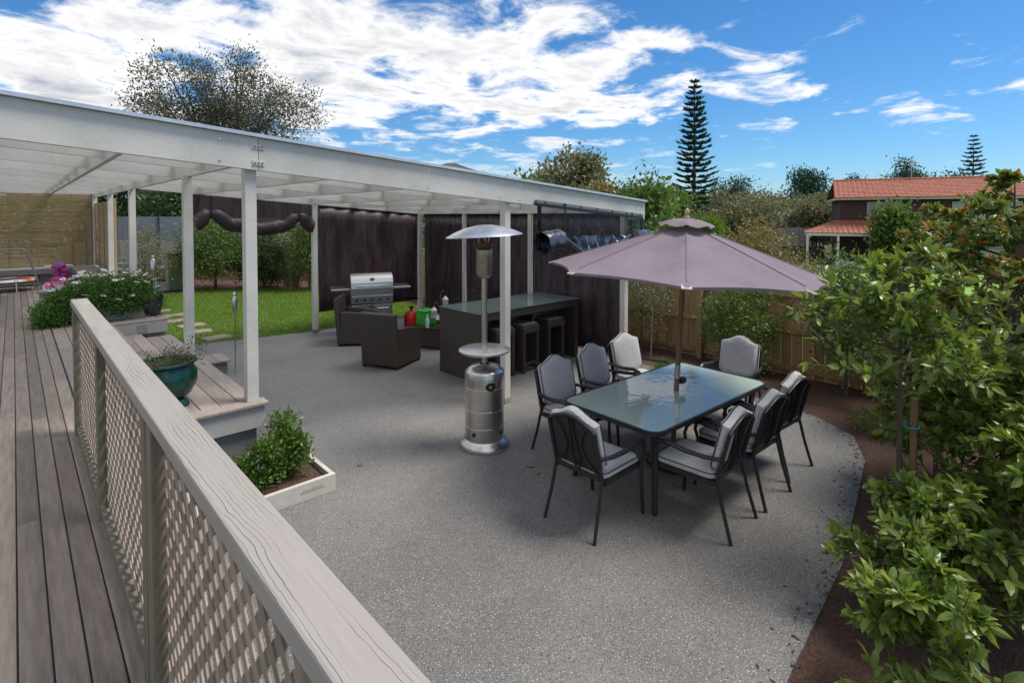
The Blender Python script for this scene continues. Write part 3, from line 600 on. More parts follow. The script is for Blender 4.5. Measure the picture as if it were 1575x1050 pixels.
for sx in (-1, 1):
    O('fender', MB().lathe([(0, -.05), (.09, -.05), (.11, 0), (.09, .05), (0, .05)], 14), lpink, ty, smooth=True).matrix_local = Matrix.Translation((sx * .17, .2, .13)) @ Matrix.Rotation(R(90), 4, 'Y')
    for yy in (-.2, .2):
        O('wheel', MB().lathe([(0, -.03), (.085, -.03), (.1, -.015), (.1, .015), (.085, .03), (0, .03)], 16), mat('white_plastic', (.7, .7, .7), .4), ty).matrix_local = Matrix.Translation((sx * .21, yy, .1)) @ Matrix.Rotation(R(90), 4, 'Y')
O('steering_column', MB().tube([(0, .14, .32), (0, .08, .52)], .035, 10), purp, ty, smooth=True)
O('steering_wheel', MB().lathe([(0, -.03), (.10, -.03), (.13, 0), (.10, .04), (0, .05)], 20), purp, ty, smooth=True).matrix_local = Matrix.Translation((0, .08, .55)) @ Matrix.Rotation(R(-30), 4, 'X')
O('handlebar', MB().tube([(-.23, .08, .56), (.23, .08, .56)], .014, 8), MATS['white_plastic'], ty)
# ------------------------------------------------------------------ planters and pots
def flowers(parent, pts, r=.046):
    for p in pts:
        b = MB(); n = 10; vs = [(0, 0, .004)]; fs = []
        for k in range(n):
            a = 2 * math.pi * k / n; a1 = a - .24; a2 = a + .24; i = len(vs)
            vs += [(r * .75 * math.cos(a1), r * .75 * math.sin(a1), .006), (r * math.cos(a), r * math.sin(a), .004), (r * .75 * math.cos(a2), r * .75 * math.sin(a2), .006)]; fs.append((0, i, i + 1, i + 2))
        b.add(vs, fs); o = O('flower', b, petal, parent); o.location = p; o.rotation_euler = (rng.uniform(-.5, .2), rng.uniform(-.4, .4), rng.uniform(0, 6))
        c = O('flower_centre', MB().lathe([(0, .012), (r * .22, .008), (r * .25, .003)], 8), mat('flower_eye', (.12, .05, .16), .7), o)
dp = thing('daisy_planter', 'grey planter box overflowing with white daisies beside the deck steps', 'planter', (1.12, 10.55, DZ))
O('box', MB().box(-.52, .42, -.32, -.29, 0, .2).box(-.52, .42, .36, .39, 0, .2).box(-.52, -.49, -.289, .359, 0, .2).box(.39, .42, -.289, .359, 0, .2), ltgrey, dp, bevel=.004)
O('soil', MB().box(-.488, .388, -.288, .358, .02, .17), mulch, dp)
cs = []
for _ in range(260):
    a = rng.uniform(0, 6.28); q = rng.uniform(0, 1) ** .5
    x, y = q * .72 * math.cos(a) - .06, q * .62 * math.sin(a) + .10; cs.append((x, y, .12 + .46 * (1 - q ** 3) ** .5 * rng.uniform(.35, 1)))
for _ in range(40): cs.append((rng.uniform(-.85, -.55), rng.uniform(-.5, .1), rng.uniform(.05, .22)))
foliage('foliage', cs, 80, .06, .06, .022, leafmat('leaf_daisy', [(.05, .12, .02), (.08, .17, .03), (.035, .085, .015), (.12, .22, .04)]), dp, up=.7)
fp = []
for _ in range(70):
    a = rng.uniform(0, 6.28); q = rng.uniform(.1, 1) ** .5; fp.append((q * .78 * math.cos(a) - .05, q * .68 * math.sin(a) + .12, q and .20 + .50 * (1 - q ** 3) ** .5 + rng.uniform(0, .05)))
flowers(dp, fp)
bp_ = thing('blue_pot', 'dark navy glazed pot standing on the deck edge beside the daisies', 'pot', (1.62, 10.28, DZ))
O('bowl', MB().lathe([(0, .02), (.095, .02), (.12, .05), (.155, .18), (.165, .29), (.175, .30), (.175, .315), (.155, .315), (.145, .26), (0, .25)], 28), navy_glaze, bp_, smooth=True)
for k in range(3): a = k * 2.09; O('foot', MB().lathe([(0, 0), (.035, 0), (.03, .03), (0, .035)], 10, (.10 * math.cos(a), .10 * math.sin(a), 0)), navy_glaze, bp_, smooth=True)
foliage('plant', [(x, y, .28) for x, y in rng.uniform(-.1, .1, (10, 2))], 14, .035, .05, .025, leafmat('leaf_yellow', [(.3, .33, .06), (.2, .28, .05), (.35, .3, .12)]), bp_, up=.8)
def torch(loc, h, label, s=1):
    t = thing('garden_torch', label, 'torch', loc, group='steel garden torches')
    O('pole', MB().tube([(0, 0, 0), (0, 0, h - .3 * s)], .009, 8), steel, t, smooth=True)
    c = O('canister', MB().lathe([(0, h - .31 * s), (.02, h - .31 * s), (.034, h - .29 * s), (.034, h - .1 * s), (.02, h - .07 * s), (.014, h - .06 * s)], 16), steel, t, smooth=True)
    O('wick_cap', MB().lathe([(.012, h - .06 * s), (.022, h - .05 * s), (.022, h - .02 * s), (.008, h)], 12), chrome, c, smooth=True)
torch((2.40, 8.63, 0), 1.24, 'steel garden torch standing on the patio between two white posts')
torch((1.66, 10.36, DZ + .25), .72, 'slim steel garden torch stuck in the navy pot', .8)
gp_ = thing('green_pot', 'large dark green glazed pot with sparse twiggy plant on the deck platform', 'pot', (.93, 5.32, DZ))
O('bowl', MB().lathe([(0, .05), (.13, .05), (.185, .09), (.235, .19), (.235, .27), (.205, .335), (.215, .352), (.235, .362), (.232, .376), (.205, .376), (.19, .33), (0, .30)], 40), green_glaze, gp_, smooth=True)
for k in range(3): a = k * 2.09 - .9; O('foot', MB().lathe([(0, 0), (.055, 0), (.06, .02), (.04, .06), (0, .07)], 12, (.15 * math.cos(a), .15 * math.sin(a), 0)), green_glaze, gp_, smooth=True)
O('soil', MB().lathe([(0, .335), (.19, .33)], 24), mulch, gp_)
tw = MB(); tips = []
for k in range(16):
    a = rng.uniform(0, 6.28); l = rng.uniform(.12, .33); s0 = Vector((rng.uniform(-.1, .1), rng.uniform(-.1, .1), .32)); e = s0 + Vector((math.cos(a) * l * .8, math.sin(a) * l * .8, l * rng.uniform(.25, .6)))
    tw.tube([s0, s0.lerp(e, .5) + Vector((0, 0, .03)), e], [.004, .003, .0015], 5); tips += [tuple(s0.lerp(e, f)) for f in (.5, .75, 1)]
O('twigs', tw, bark, gp_); foliage('foliage', tips + [(x, y, .35) for x, y in rng.uniform(-.14, .14, (24, 2))], 14, .03, .028, .012, leafmat('leaf_azalea', [(.06, .09, .03), (.09, .13, .04), (.12, .07, .05)]), gp_, up=.5)
pb = thing('patio_planter', 'low white timber planter with bark mulch and a bushy green box shrub', 'planter', (1.5, 4.65, 0), world=True)
wb = mat('whitewashed_board', (.56, .53, .48), .7, (.46, .43, .39), 6, bump=.15)
O('board', MB().box(.95, 2.0, 4.36, 4.40, 0, .15), wb, pb, bevel=.004); O('board', MB().box(1.96, 2.0, 4.402, 4.95, 0, .148), wb, pb, bevel=.004); O('board', MB().box(.95, .99, 4.402, 4.95, 0, .148), wb, pb, bevel=.004)
O('mulch', MB().box(.992, 1.958, 4.402, 4.95, .005, .10), mulch, pb)
sc = MB()
for k in range(11): x = 1.70 + k * .018; h = .012 + .012 * abs(math.sin(k * 2.3)); sc.box(x, x + .005, 4.3585, 4.3598, .075, .075 + h)
sc.box(1.69, 1.91, 4.3585, 4.3598, .07, .073); O('scrawl', sc, mat('rust_mark', (.36, .27, .18), .8), pb)
cs = []
for (x, y, h, r, n) in ((1.70, 4.76, .55, .15, 46), (1.50, 4.62, .40, .14, 34), (1.78, 4.66, .38, .12, 26), (1.34, 4.66, .28, .11, 22)):
    for _ in range(n): a = rng.uniform(0, 6.28); q = rng.uniform(.2, 1) ** .5; z = rng.uniform(.1, h); rr = r * (1 - (z / h) ** 2 * .6); cs.append((x - 1.5 + q * rr * math.cos(a), y - 4.65 + q * rr * math.sin(a), z + .06))
sb = O('stems', MB().tube([(.2, .11, .08), (.2, .11, .5)], .01, 6).tube([(0, 0, .08), (.02, 0, .4)], .01, 6).tube([(-.15, .02, .08), (-.15, .02, .3)], .008, 6), bark, pb); sb.location = (0, 0, 0)
f_ = foliage('foliage', cs, 34, .035, .045, .022, G_box, pb, up=.8); f_.location = (0, 0, 0)
# ================================================================== patio heater
ht = thing('patio_heater', 'tall stainless steel gas patio heater with round table and mushroom hood', 'heater', (3.54, 4.18, 0))
O('base', MB().lathe([(0, 0), (.262, 0), (.265, .02), (.25, .05), (.205, .085), (.2, .09)], 40), steel, ht, smooth=True)
cy = O('cylinder_housing', MB().lathe([(.2, .088), (.203, .09), (.203, .225), (.2, .228), (.203, .231), (.203, .40), (.2, .403), (.203, .406), (.203, .62), (.2, .623), (.203, .626), (.203, .775), (.198, .785), (.15, .825), (.05, .845), (.05, .85)], 48), steel, ht, smooth=True)
def disc_on(r, ang, z, rad, m, nm, par, sx=1):
    o = O(nm, MB().lathe([(0, .006), (rad, .006), (rad * 1.05, 0)], 20), m, par); d = Vector((math.cos(ang), math.sin(ang), 0))
    o.matrix_local = Matrix.Translation(d * r + Vector((0, 0, z))) @ d.to_track_quat('Z', 'Y').to_matrix().to_4x4() @ Matrix.Diagonal((sx, 1, 1, 1)); return o
fc = math.atan2(-4.18, -3.54)
vn = disc_on(.2, fc + .32, .66, .04, black, 'valve_window', cy, 1.3); disc_on(.201, fc + .30, .66, .016, mat('brass_tag', (.35, .2, .06), .4), 'tag', cy)
for a in (fc - .55, fc + 1.0): disc_on(.2, a, .17, .022, black, 'vent_hole', cy)
O('pole', MB().lathe([(.03, .84), (.03, 1.75)], 20), steel, ht, smooth=True)
O('table', MB().lathe([(.03, .975), (.255, .975), (.267, .985), (.267, .998), (.255, 1.004), (.03, 1.004)], 44), mat('table_steel', (.66, .65, .64), .3, (.55, .54, .53), 30, metal=1), ht, smooth=True)
bu = O('burner', MB().lathe([(.03, 1.735), (.045, 1.74), (.082, 1.765), (.086, 1.78), (.086, 2.03), (.075, 2.04), (.0, 2.04)], 28), mat('worn_steel', (.42, .38, .32), .35, (.30, .25, .19), 9, metal=1), ht, smooth=True)
O('burner_mesh', MB().lathe([(.07, 2.041), (.115, 2.10), (.11, 2.105), (.05, 2.10)], 20), mat('burnt_metal', (.16, .10, .06), .5, metal=.8), bu)
for k in range(14): a = k * .4488; O('burner_spike', MB().tube([(.10 * math.cos(a), .10 * math.sin(a), 2.09), (.115 * math.cos(a), .115 * math.sin(a), 2.135)], .006, 5), MATS['burnt_metal'], bu)
for k in range(3): a = k * 2.09; O('strut', MB().tube([(.06 * math.cos(a), .06 * math.sin(a), 2.1), (.07 * math.cos(a), .07 * math.sin(a), 2.24)], .006, 6), steel, ht)
hoodm = mat('satin_steel', (.78, .77, .76), .33, metal=1)
hd = O('hood', MB().lathe([(.40, 2.172), (.385, 2.185), (.30, 2.225), (.2, 2.262), (.08, 2.285), (0, 2.288), (0, 2.278), (.2, 2.25), (.30, 2.213), (.395, 2.17)], 48), hoodm, ht, smooth=True)
hd.matrix_local = Matrix.Translation((0, 0, 2.2)) @ Matrix.Rotation(R(3.2), 4, RT.cross(Vector((0, 0, 1)))) @ Matrix.Rotation(0, 4, 'Z') @ Matrix.Translation((0, 0, -2.2))
wp = O('wheel', MB().lathe([(0, -.02), (.06, -.02), (.06, .02), (0, .02)], 18), black, ht); wp.matrix_local = Matrix.Translation((.2, .2, .07)) @ Matrix.Rotation(R(90), 4, 'X')
# ================================================================== dining set
def rrect(hx, hy, r, n=6):
    p = []
    for cx, cy, a0 in ((hx - r, hy - r, 0), (-hx + r, hy - r, 90), (-hx + r, -hy + r, 180), (hx - r, -hy + r, 270)):
        for k in range(n + 1): a = R(a0 + 90 * k / n); p.append((cx + r * math.cos(a), cy + r * math.sin(a)))
    return p
TZ = .70
tb = thing('dining_table', 'rectangular glass topped dining table with rounded corners and black metal frame', 'table', (4.565, 2.64, 0), R(-2.5))
O('glass_top', MB().prism(rrect(.965, .50, .10), TZ - .008, TZ), glass_m, tb)
rim = rrect(.985, .52, .12); rb_ = MB(); n = len(rim)
for sc_, in ((1,),):
    inner = rrect(.965, .50, .10); vs = [(x, y, TZ + .004) for x, y in rim] + [(x, y, TZ + .004) for x, y in inner] + [(x, y, TZ - .03) for x, y in rim] + [(x, y, TZ - .03) for x, y in inner]
    fs = []
    for i in range(n): j = (i + 1) % n; fs += [(i, j, n + j, n + i), (2 * n + j, 2 * n + i, 3 * n + i, 3 * n + j), (i, 2 * n + i, 2 * n + j, j), (n + i, n + j, 3 * n + j, 3 * n + i)]
    rb_.add(vs, fs)
O('rim', rb_, dark, tb)
ap = MB(); ap.bar((-.86, -.42, TZ - .055), (.86, -.42, TZ - .055), .025, .045).bar((-.86, .42, TZ - .055), (.86, .42, TZ - .055), .025, .045).bar((-.86, -.407, TZ - .055), (-.86, .407, TZ - .055), .025, .045).bar((.86, -.407, TZ - .055), (.86, .407, TZ - .055), .025, .045).bar((0, -.407, TZ - .055), (0, .407, TZ - .055), .02, .03)
O('apron', ap, dark, tb)
for sx in (-1, 1):
    for sy in (-1, 1): O('leg', MB().tube([(sx * .85, sy * .41, TZ - .03), (sx * .83, sy * .40, .5), (sx * .84, sy * .41, .25), (sx * .87, sy * .43, 0)], [.034, .028, .024, .022], 10), dark, tb, smooth=True)
um = thing('patio_umbrella', 'faded mauve canvas umbrella rising through the dining table', 'umbrella', (4.60, 2.63, 0))
um.rotation_euler = Matrix.Rotation(R(3.0), 3, -RT.cross(Vector((0, 0, -1)))).to_euler()
tilt = Matrix.Rotation(R(3.0), 3, Vector((0, 0, 1)).cross(RT)); um.rotation_euler = tilt.to_euler()
wood = mat('umbrella_pole_wood', (.20, .105, .05), .5, (.14, .07, .032), 6, stretch=(6, 6, .6))
O('pole', MB().tube([(0, 0, 0), (0, 0, 2.36)], .024, 14), wood, um, smooth=True)
O('joint_sleeve', MB().tube([(0, 0, .82), (0, 0, .95)], .0275, 14), steel, um, smooth=True)
O('base', MB().lathe([(0, 0), (.25, 0), (.25, .03), (.22, .06), (.05, .08), (.035, .2), (0, .2)], 30), dark, um, smooth=True)
O('winch', MB().lathe([(0, -.03), (.03, -.03), (.035, 0), (.03, .03), (0, .03)], 12), black, um).matrix_local = Matrix.Translation((.045, -.03, .80)) @ Matrix.Rotation(R(90), 4, 'Y')
PH0 = math.atan2(-.956, -.292)  # camera-frame angle -107 deg turned to world
ph = [-YAW + R(-107) + k * math.pi / 4 for k in range(8)]
RZ, AZ_, RR_ = 1.845, 2.30, 1.31
cv = MB(); nr, ns = 9, 8; vs = []; fs = []
for j in range(nr + 1):
    q = .06 + .94 * j / nr
    for k in range(8):
        for s in range(ns):
            t = s / ns; a0, a1 = ph[k], ph[k] + math.pi / 4
            p0 = Vector((math.cos(a0), math.sin(a0), 0)); p1 = Vector((math.cos(a1), math.sin(a1), 0)); p = p0.lerp(p1, t) * RR_ * q
            sag = math.sin(math.pi * t); p *= 1 - .035 * sag * q * q
            z = AZ_ + (RZ - AZ_) * q ** 1.06 - .036 * sag * q * (1 - q) * 4 + .012 * sag * q * q
            vs.append((p.x, p.y, z))
M_ = 8 * ns
for j in range(nr):
    for i in range(M_): fs.append((j * M_ + i, (j + 1) * M_ + i, (j + 1) * M_ + (i + 1) % M_, j * M_ + (i + 1) % M_))
cv.add(vs, fs); cvo = O('canopy', cv, canvas, um, smooth=True)
hem = MB()
for k in range(M_):
    a = vs[nr * M_ + k]; b = vs[nr * M_ + (k + 1) % M_]; hem.add([a, b, (b[0] * .998, b[1] * .998, b[2] - .022), (a[0] * .998, a[1] * .998, a[2] - .022)], [(0, 1, 2, 3)])
O('hem', hem, canvas, cvo, smooth=True)
vc = MB(); vs2 = []
for j, (q, z) in enumerate(((0, 2.365), (.12, 2.345), (.2, 2.315), (.25, 2.285))):
    for k in range(32): a = ph[0] + 2 * math.pi * k / 32; wob = 1 + .05 * math.cos(8 * (a - ph[0])) * (j / 3); vs2.append((max(q, .001) * wob * math.cos(a), max(q, .001) * wob * math.sin(a), z + .012 * math.cos(8 * (a - ph[0])) * (j / 3)))
vc.add(vs2, [(j * 32 + k, (j + 1) * 32 + k, (j + 1) * 32 + (k + 1) % 32, j * 32 + (k + 1) % 32) for j in range(3) for k in range(32)])
O('vent_cap', vc, canvas, um, smooth=True)
O('finial', MB().lathe([(.03, 2.36), (.032, 2.375), (.014, 2.385), (.02, 2.40), (.026, 2.42), (.018, 2.44), (.006, 2.455), (0, 2.46)], 16), mat('finial_wood', (.45, .35, .25), .5), um, smooth=True)
O('hub', MB().lathe([(.03, 1.75), (.05, 1.76), (.05, 1.80), (.03, 1.81)], 16), wood, um)
cream = mat('cream_webbing', (.55, .5, .42), .8)
for k in range(8):
    d = Vector((math.cos(ph[k]), math.sin(ph[k]), 0)); rb = O('rib', MB().bar(d * .06 + Vector((0, 0, AZ_ - .05)), d * (RR_ - .03) + Vector((0, 0, RZ - .012)), .018, .016), wood, um)
    O('strut', MB().bar(d * .05 + Vector((0, 0, 1.78)), d * .66 + Vector((0, 0, AZ_ + (RZ - AZ_) * .5 - .035)), .014, .014), wood, rb)
    O('tip_pocket', MB().bar(d * (RR_ - .10) + Vector((0, 0, RZ + .022)), d * (RR_ + .008) + Vector((0, 0, RZ - .012)), .075, .012), cream, um, bevel=.004)
    O('seam', MB().tube([d * (RR_ * q) + Vector((0, 0, AZ_ + (RZ - AZ_) * q ** 1.06 + .002)) for q in (.1, .3, .5, .7, .93)], .005, 5), canvas, cvo)
# ---- chairs: local +Y is the way the sitter faces, origin on the ground between the rear feet and front feet
def pillow(out, t, nrm_axis='z'):
    n = len(out); cx = sum(p[0] for p in out) / n; cy = sum(p[1] for p in out) / n; vs = []; fs = []
    rings = [(.0, .62), (.35, .60), (.75, .54), (.93, .40), (1.0, .18), (1.0, -.18), (.93, -.4), (.75, -.5), (0, -.5)]
    for s, h in rings:
        for x, y in out: vs.append((cx + (x - cx) * max(s, .001), cy + (y - cy) * max(s, .001), h * t))
    for j in range(len(rings) - 1):
        for i in range(n): k = (i + 1) % n; fs.append((j * n + i, (j + 1) * n + i, (j + 1) * n + k, j * n + k))
    return MB().add(vs, [f[::-1] for f in fs])
def arch(wd, h0, h1, n=12, r=.05):
    p = [(-wd + r, 0), (wd - r, 0), (wd, r)]
    for k in range(n + 1):
        x = wd * (1 - 2 * k / n); e = abs(x) / wd; p.append((x, h0 + (h1 - h0) * (math.cos(math.pi * min(1, e / .85)) + 1) / 2 - (.015 if e > .95 else 0)))
    p.append((-wd, r)); return p
def make_chair():
    t = thing('dining_chair', 'x', 'chair', group='cushioned dining chairs round the glass table')
    BT = Matrix.Translation((0, -.215, .44)) @ Matrix.Rotation(R(-76) + R(180), 4, 'X') if False else None
    lean = R(14)
    def bk(x, s, o=0): # point on the back plane: s up the back, o in front
        return Vector((x, -.215 - s * math.sin(lean) + o * math.cos(lean), .43 + s * math.cos(lean) + o * math.sin(lean)))
    for sx in (-1, 1):
        O('leg', MB().tube([(sx * .245, -.33, 0), (sx * .232, -.265, .22), (sx * .225, -.215, .43)], .014, 8), dark, t, smooth=True)
        O('leg', MB().tube([(sx * .255, .285, 0), (sx * .25, .265, .25), (sx * .25, .265, .42), (sx * .262, .285, .50), (sx * .272, .262, .575)], .015, 8), dark, t, smooth=True)
        O('arm', MB().tube([(sx * .272, .262, .57), (sx * .28, .23, .608), (sx * .285, .15, .622), (sx * .282, 0, .60), (sx * .265, -.14, .592), bk(sx * .235, .17)], [.016, .02, .021, .02, .018, .014], 8), dark, t, smooth=True)
    fr = [bk(-.225, 0), bk(-.225, .2), bk(-.225, .38)] + [bk(-.225 + .45 * k / 10, .38 + .085 * math.sin(math.pi * k / 10)) for k in range(1, 10)] + [bk(.225, .38), bk(.225, .2), bk(.225, 0)]
    bf = O('back_frame', MB().tube(fr, .014, 8), dark, t, smooth=True)
    O('back_sling', MB().add([bk(-.215, .03, .008), bk(.215, .03, .008), bk(.215, .385, .008), bk(.1, .445, .008), bk(-.1, .445, .008), bk(-.215, .385, .008)], [(0, 1, 2, 3, 4, 5)]), cushion_back, t)
    for sx in (-1, 1):
        O('back_scroll', MB().tube([bk(sx * .20, .02, -.004), bk(sx * .10, .12, -.004), bk(sx * .065, .22, -.004), bk(sx * .10, .33, -.004), bk(sx * .16, .41, -.004)], .009, 6), dark, bf, smooth=True)
        O('back_scroll', MB().tube([bk(sx * .015, .02, -.004), bk(sx * .04, .14, -.004), bk(sx * .015, .3, -.004), bk(sx * .02, .45, -.004)], .008, 6), dark, bf, smooth=True)
    O('lower_back_rail', MB().bar(bk(-.22, .0), bk(.22, .0), .018, .03), dark, t)
    sf = MB(); sf.bar((-.24, .265, .40), (.24, .265, .40), .022, .035).bar((-.235, -.20, .40), (-.235, .25, .40), .022, .035).bar((.235, -.20, .40), (.235, .25, .40), .022, .035)
    O('seat_frame', sf, dark, t); O('seat_sling', MB().box(-.22, .22, -.2, .25, .395, .402), cushion_back, t)
    sc_ = O('seat_cushion', pillow(rrect(.235, .245, .06), .075), cushion, t, smooth=True); sc_.location = (0, .035, .445)
    O('piping', MB().tube([(x, y, .02) for x, y in rrect(.234, .244, .06)] + [(.234, .184, .02)], .005, 5), dark, sc_)
    bc = O('back_cushion', pillow(arch(.225, .40, .475), .085), cushion, t, smooth=True)
    bc.matrix_local = Matrix.Translation(bk(0, .03, .055)) @ Matrix.Rotation(R(90) + lean, 4, 'X') @ Matrix.Diagonal((1, 1, -1, 1)) if False else Matrix.Translation(bk(0, .03, .055)) @ Matrix(((1, 0, 0, 0), (0, -math.sin(lean), math.cos(lean), 0), (0, math.cos(lean), math.sin(lean), 0), (0, 0, 0, 1)))
    a_ = arch(.224, .399, .474)
    O('piping', MB().tube([(x, y, .022) for x, y in a_] + [(*a_[0], .022)], .005, 5), dark, bc)
    return t
ch = make_chair()
chairs = [((3.35, 2.585), -90, 'grey cushioned dining chair at the table end facing the fence, next to the patio heater'),
          ((3.97, 2.0), 2, 'grey cushioned dining chair on the garden side of the table, closest to the heater end'),
          ((4.62, 1.98), -2, 'grey cushioned dining chair in the middle of the garden side of the table'),
          ((5.28, 2.02), -4, 'grey cushioned dining chair on the garden side of the table, closest to the fence'),
          ((4.05, 3.42), 176, 'grey cushioned dining chair on the pergola side of the table, closest to the heater'),
          ((4.75, 3.46), 180, 'grey cushioned dining chair in the middle of the pergola side of the table'),
          ((5.45, 3.55), 172, 'grey cushioned dining chair on the pergola side of the table, closest to the end post'),
          ((6.10, 2.72), 94, 'grey cushioned dining chair at the table end with its back to the fence')]
for i, ((x, y), a, lb) in enumerate(chairs):
    if i == 0: ch.location = (x, y, 0); ch.rotation_euler = (0, 0, R(a)); ch['label'] = lb
    else: dup(ch, (x, y, 0), R(a), lb)
# ================================================================== wicker lounge
def armchair():
    t = thing('wicker_armchair', 'x', 'armchair', group='dark wicker armchairs under the pergola')
    # local +Y forward, origin at centre of base
    w_, dpt = .33, .36
    bk_ = MB(); bk_.add([(-w_, -dpt + .02, .04), (w_, -dpt + .02, .04), (w_, -dpt + .12, .04), (-w_, -dpt + .12, .04), (-w_ * .98, -dpt - .05, .86), (w_ * .98, -dpt - .05, .86), (w_ * .98, -dpt + .03, .885), (-w_ * .98, -dpt + .03, .885)], MB.BF); O('backrest', bk_, wicker, t, bevel=.015)
    for sx in (-1, 1):
        a = MB(); prof = [(-dpt + .10, .04), (dpt, .04), (dpt - .02, .52), (dpt - .1, .56), (0, .61), (-dpt + .07, .63)]
        x0, x1 = (sx * w_, sx * (w_ - .09)); n = len(prof); vs = [(x0, y, z) for y, z in prof] + [(x1, y, z) for y, z in prof]
        a.add(vs, [tuple(range(n)), tuple(range(2 * n - 1, n - 1, -1))] + [(i, n + i, n + (i + 1) % n, (i + 1) % n) for i in range(n)]); O('arm', a, wicker, t, bevel=.012)
    O('seat_base', MB().box(-w_ + .092, w_ - .092, -dpt + .125, dpt - .02, .06, .34), wicker, t)
    O('seat_cushion', MB().box(-w_ + .1, w_ - .1, -dpt + .13, dpt - .03, .342, .44), mat('dark_cushion', (.05, .045, .043), .85), t, bevel=.03)
    for sx in (-1, 1):
        for yy in (-dpt + .06, dpt - .04): O('leg', MB().box(sx * (w_ - .03) - .02, sx * (w_ - .03) + .02, yy - .02, yy + .02, 0, .06), black, t)
    return t
ac = armchair(); f2 = math.atan2(.43, .9) - math.pi / 2
ac.location = (4.115 + .9 * .34, 7.39 + .43 * .34, 0); ac.rotation_euler = (0, 0, f2); ac['label'] = 'dark wicker armchair turned away with its back square to the open patio'
f1 = math.atan2(-.61, .79) - math.pi / 2; dup(ac, (4.24 + .61 * .33 + .79 * .36, 9.18 + .79 * .33 - .61 * .36, 0), f1, 'dark wicker armchair standing side-on between the lawn and the barbecue')
dup(ac, (6.42, 8.25, 0), R(75), 'dark wicker armchair between the bar table and the end wall blinds')
ct = thing('coffee_table', 'low dark wicker coffee table with black glass top', 'table', (5.62, 8.02, 0), R(22))
cb_ = MB(); cb_.add([(-.27, -.27, .03), (.27, -.27, .03), (.27, .27, .03), (-.27, .27, .03), (-.31, -.31, .38), (.31, -.31, .38), (.31, .31, .38), (-.31, .31, .38)], MB.BF); O('body', cb_, wicker, ct)
O('glass_top', MB().box(-.34, .34, -.34, .34, .382, .394), mat('black_glass', (.02, .022, .022), .04, spec=.9), ct, bevel=.003)
for sx in (-1, 1):
    for sy in (-1, 1): O('leg', MB().box(sx * .24 - .02, sx * .24 + .02, sy * .24 - .02, sy * .24 + .02, 0, .03), black, ct)
ln = thing('lantern_stand', 'bronze stand holding two small white candle lanterns on the coffee table', 'lantern stand', (5.60, 7.86, .394))
bronze = mat('bronze_wire', (.16, .11, .06), .4, metal=.8)
O('base', MB().lathe([(0, 0), (.09, 0), (.09, .01), (.02, .015), (0, .015)], 20), bronze, ln)
for sx, h in ((-1, .42), (1, .62)):
    O('hook', MB().tube([(sx * .015, 0, .01), (sx * .02, 0, h * .75), (sx * .03, 0, h * .95), (sx * .075, 0, h + .02), (sx * .12, 0, h * .95), (sx * .125, 0, h * .86)], .007, 6), bronze, ln, smooth=True)
    lw = O('lantern', MB().lathe([(.012, 0), (.05, .01), (.06, .03), (.052, .035), (.052, .13), (.06, .14), (.03, .18), (.012, .20), (0, .205)], 12), mat('cream_metal', (.55, .52, .47), .4), ln); lw.location = (sx * .125, 0, h * .86 - .21)
    O('lantern_glass', MB().lathe([(.054, .04), (.056, .085), (.054, .125)], 12), mat('lantern_glass', (.35, .37, .37), .1, spec=.8), lw)
bg_ = thing('cooler_bag', 'bright green cooler box on the coffee table beside the lanterns', 'cooler', (5.50, 8.14, .394), R(15))
O('box', MB().box(-.15, .15, -.11, .11, 0, .23), mat('green_fabric', (.02, .34, .04), .6), bg_, bevel=.015); O('lid', MB().box(-.155, .155, -.115, .115, .232, .27), MATS['green_fabric'], bg_, bevel=.012)
O('handle', MB().tube([(-.12, 0, .26), (-.08, 0, .33), (.08, 0, .33), (.12, 0, .26)], .008, 6), black, bg_)
bo = thing('water_bottle', 'clear plastic water bottle on the coffee table', 'bottle', (5.33, 7.86, .394))
O('bottle_body', MB().lathe([(0, 0), (.032, 0), (.034, .02), (.034, .15), (.014, .19), (.014, .205)], 14), mat('bottle_plastic', (.55, .58, .6), .15), bo, smooth=True); O('cap', MB().lathe([(.016, .205), (.016, .225), (0, .225)], 10), MATS['white_plastic'], bo)
# ---- bar table
br_ = thing('bar_table', 'tall dark wicker bar table with glass top', 'bar table', (5.83, 6.19, 0))
O('end_panel', MB().box(-1.09, -1.0, -.47, .47, 0, .985), wicker, br_, bevel=.006); O('end_panel', MB().box(1.0, 1.09, -.47, .47, 0, .985), wicker, br_, bevel=.006)
O('top_frame', MB().box(-.998, .998, -.47, .47, .87, .983), wicker, br_, bevel=.006)
O('glass_top', MB().box(-1.1, 1.1, -.48, .48, .988, 1.0), barglass_m, br_, bevel=.003)
def stool():
    t = thing('bar_stool', 'x', 'stool', group='dark wicker bar stools tucked under the bar table')
    O('seat', MB().box(-.19, .19, -.19, .19, .60, .70), wicker, t, bevel=.01); O('seat_pad', MB().box(-.17, .17, -.17, .17, .702, .735), mat('stool_pad', (.09, .09, .092), .8), t, bevel=.012)
    for sx in (-1, 1):
        for sy in (-1, 1): O('leg', MB().box(sx * .155 - .025, sx * .155 + .025, sy * .155 - .025, sy * .155 + .025, 0, .598), wicker, t)
        O('side_panel', MB().box(sx * .165 - .012, sx * .165 + .012, -.128, .128, .02, .598), wicker, t)
    O('footrest', MB().box(-.128, .128, -.17, -.14, .12, .15), wicker, t)
    return t
st = stool(); st.location = (5.22, 5.86, 0); st['label'] = 'wicker stool on the dining side of the bar table, towards the heater'
dup(st, (5.72, 5.84, 0), R(4), 'middle dark wicker bar stool on the dining side of the bar table')
dup(st, (6.36, 5.88, 0), R(-3), 'wicker stool on the dining side of the bar table, towards the end blinds')
dup(st, (5.75, 6.62, 0), 0, 'middle dark wicker bar stool on the coffee table side of the bar table')
dup(st, (6.35, 6.60, 0), 0, 'wicker stool on the coffee table side of the bar, towards the end blinds')
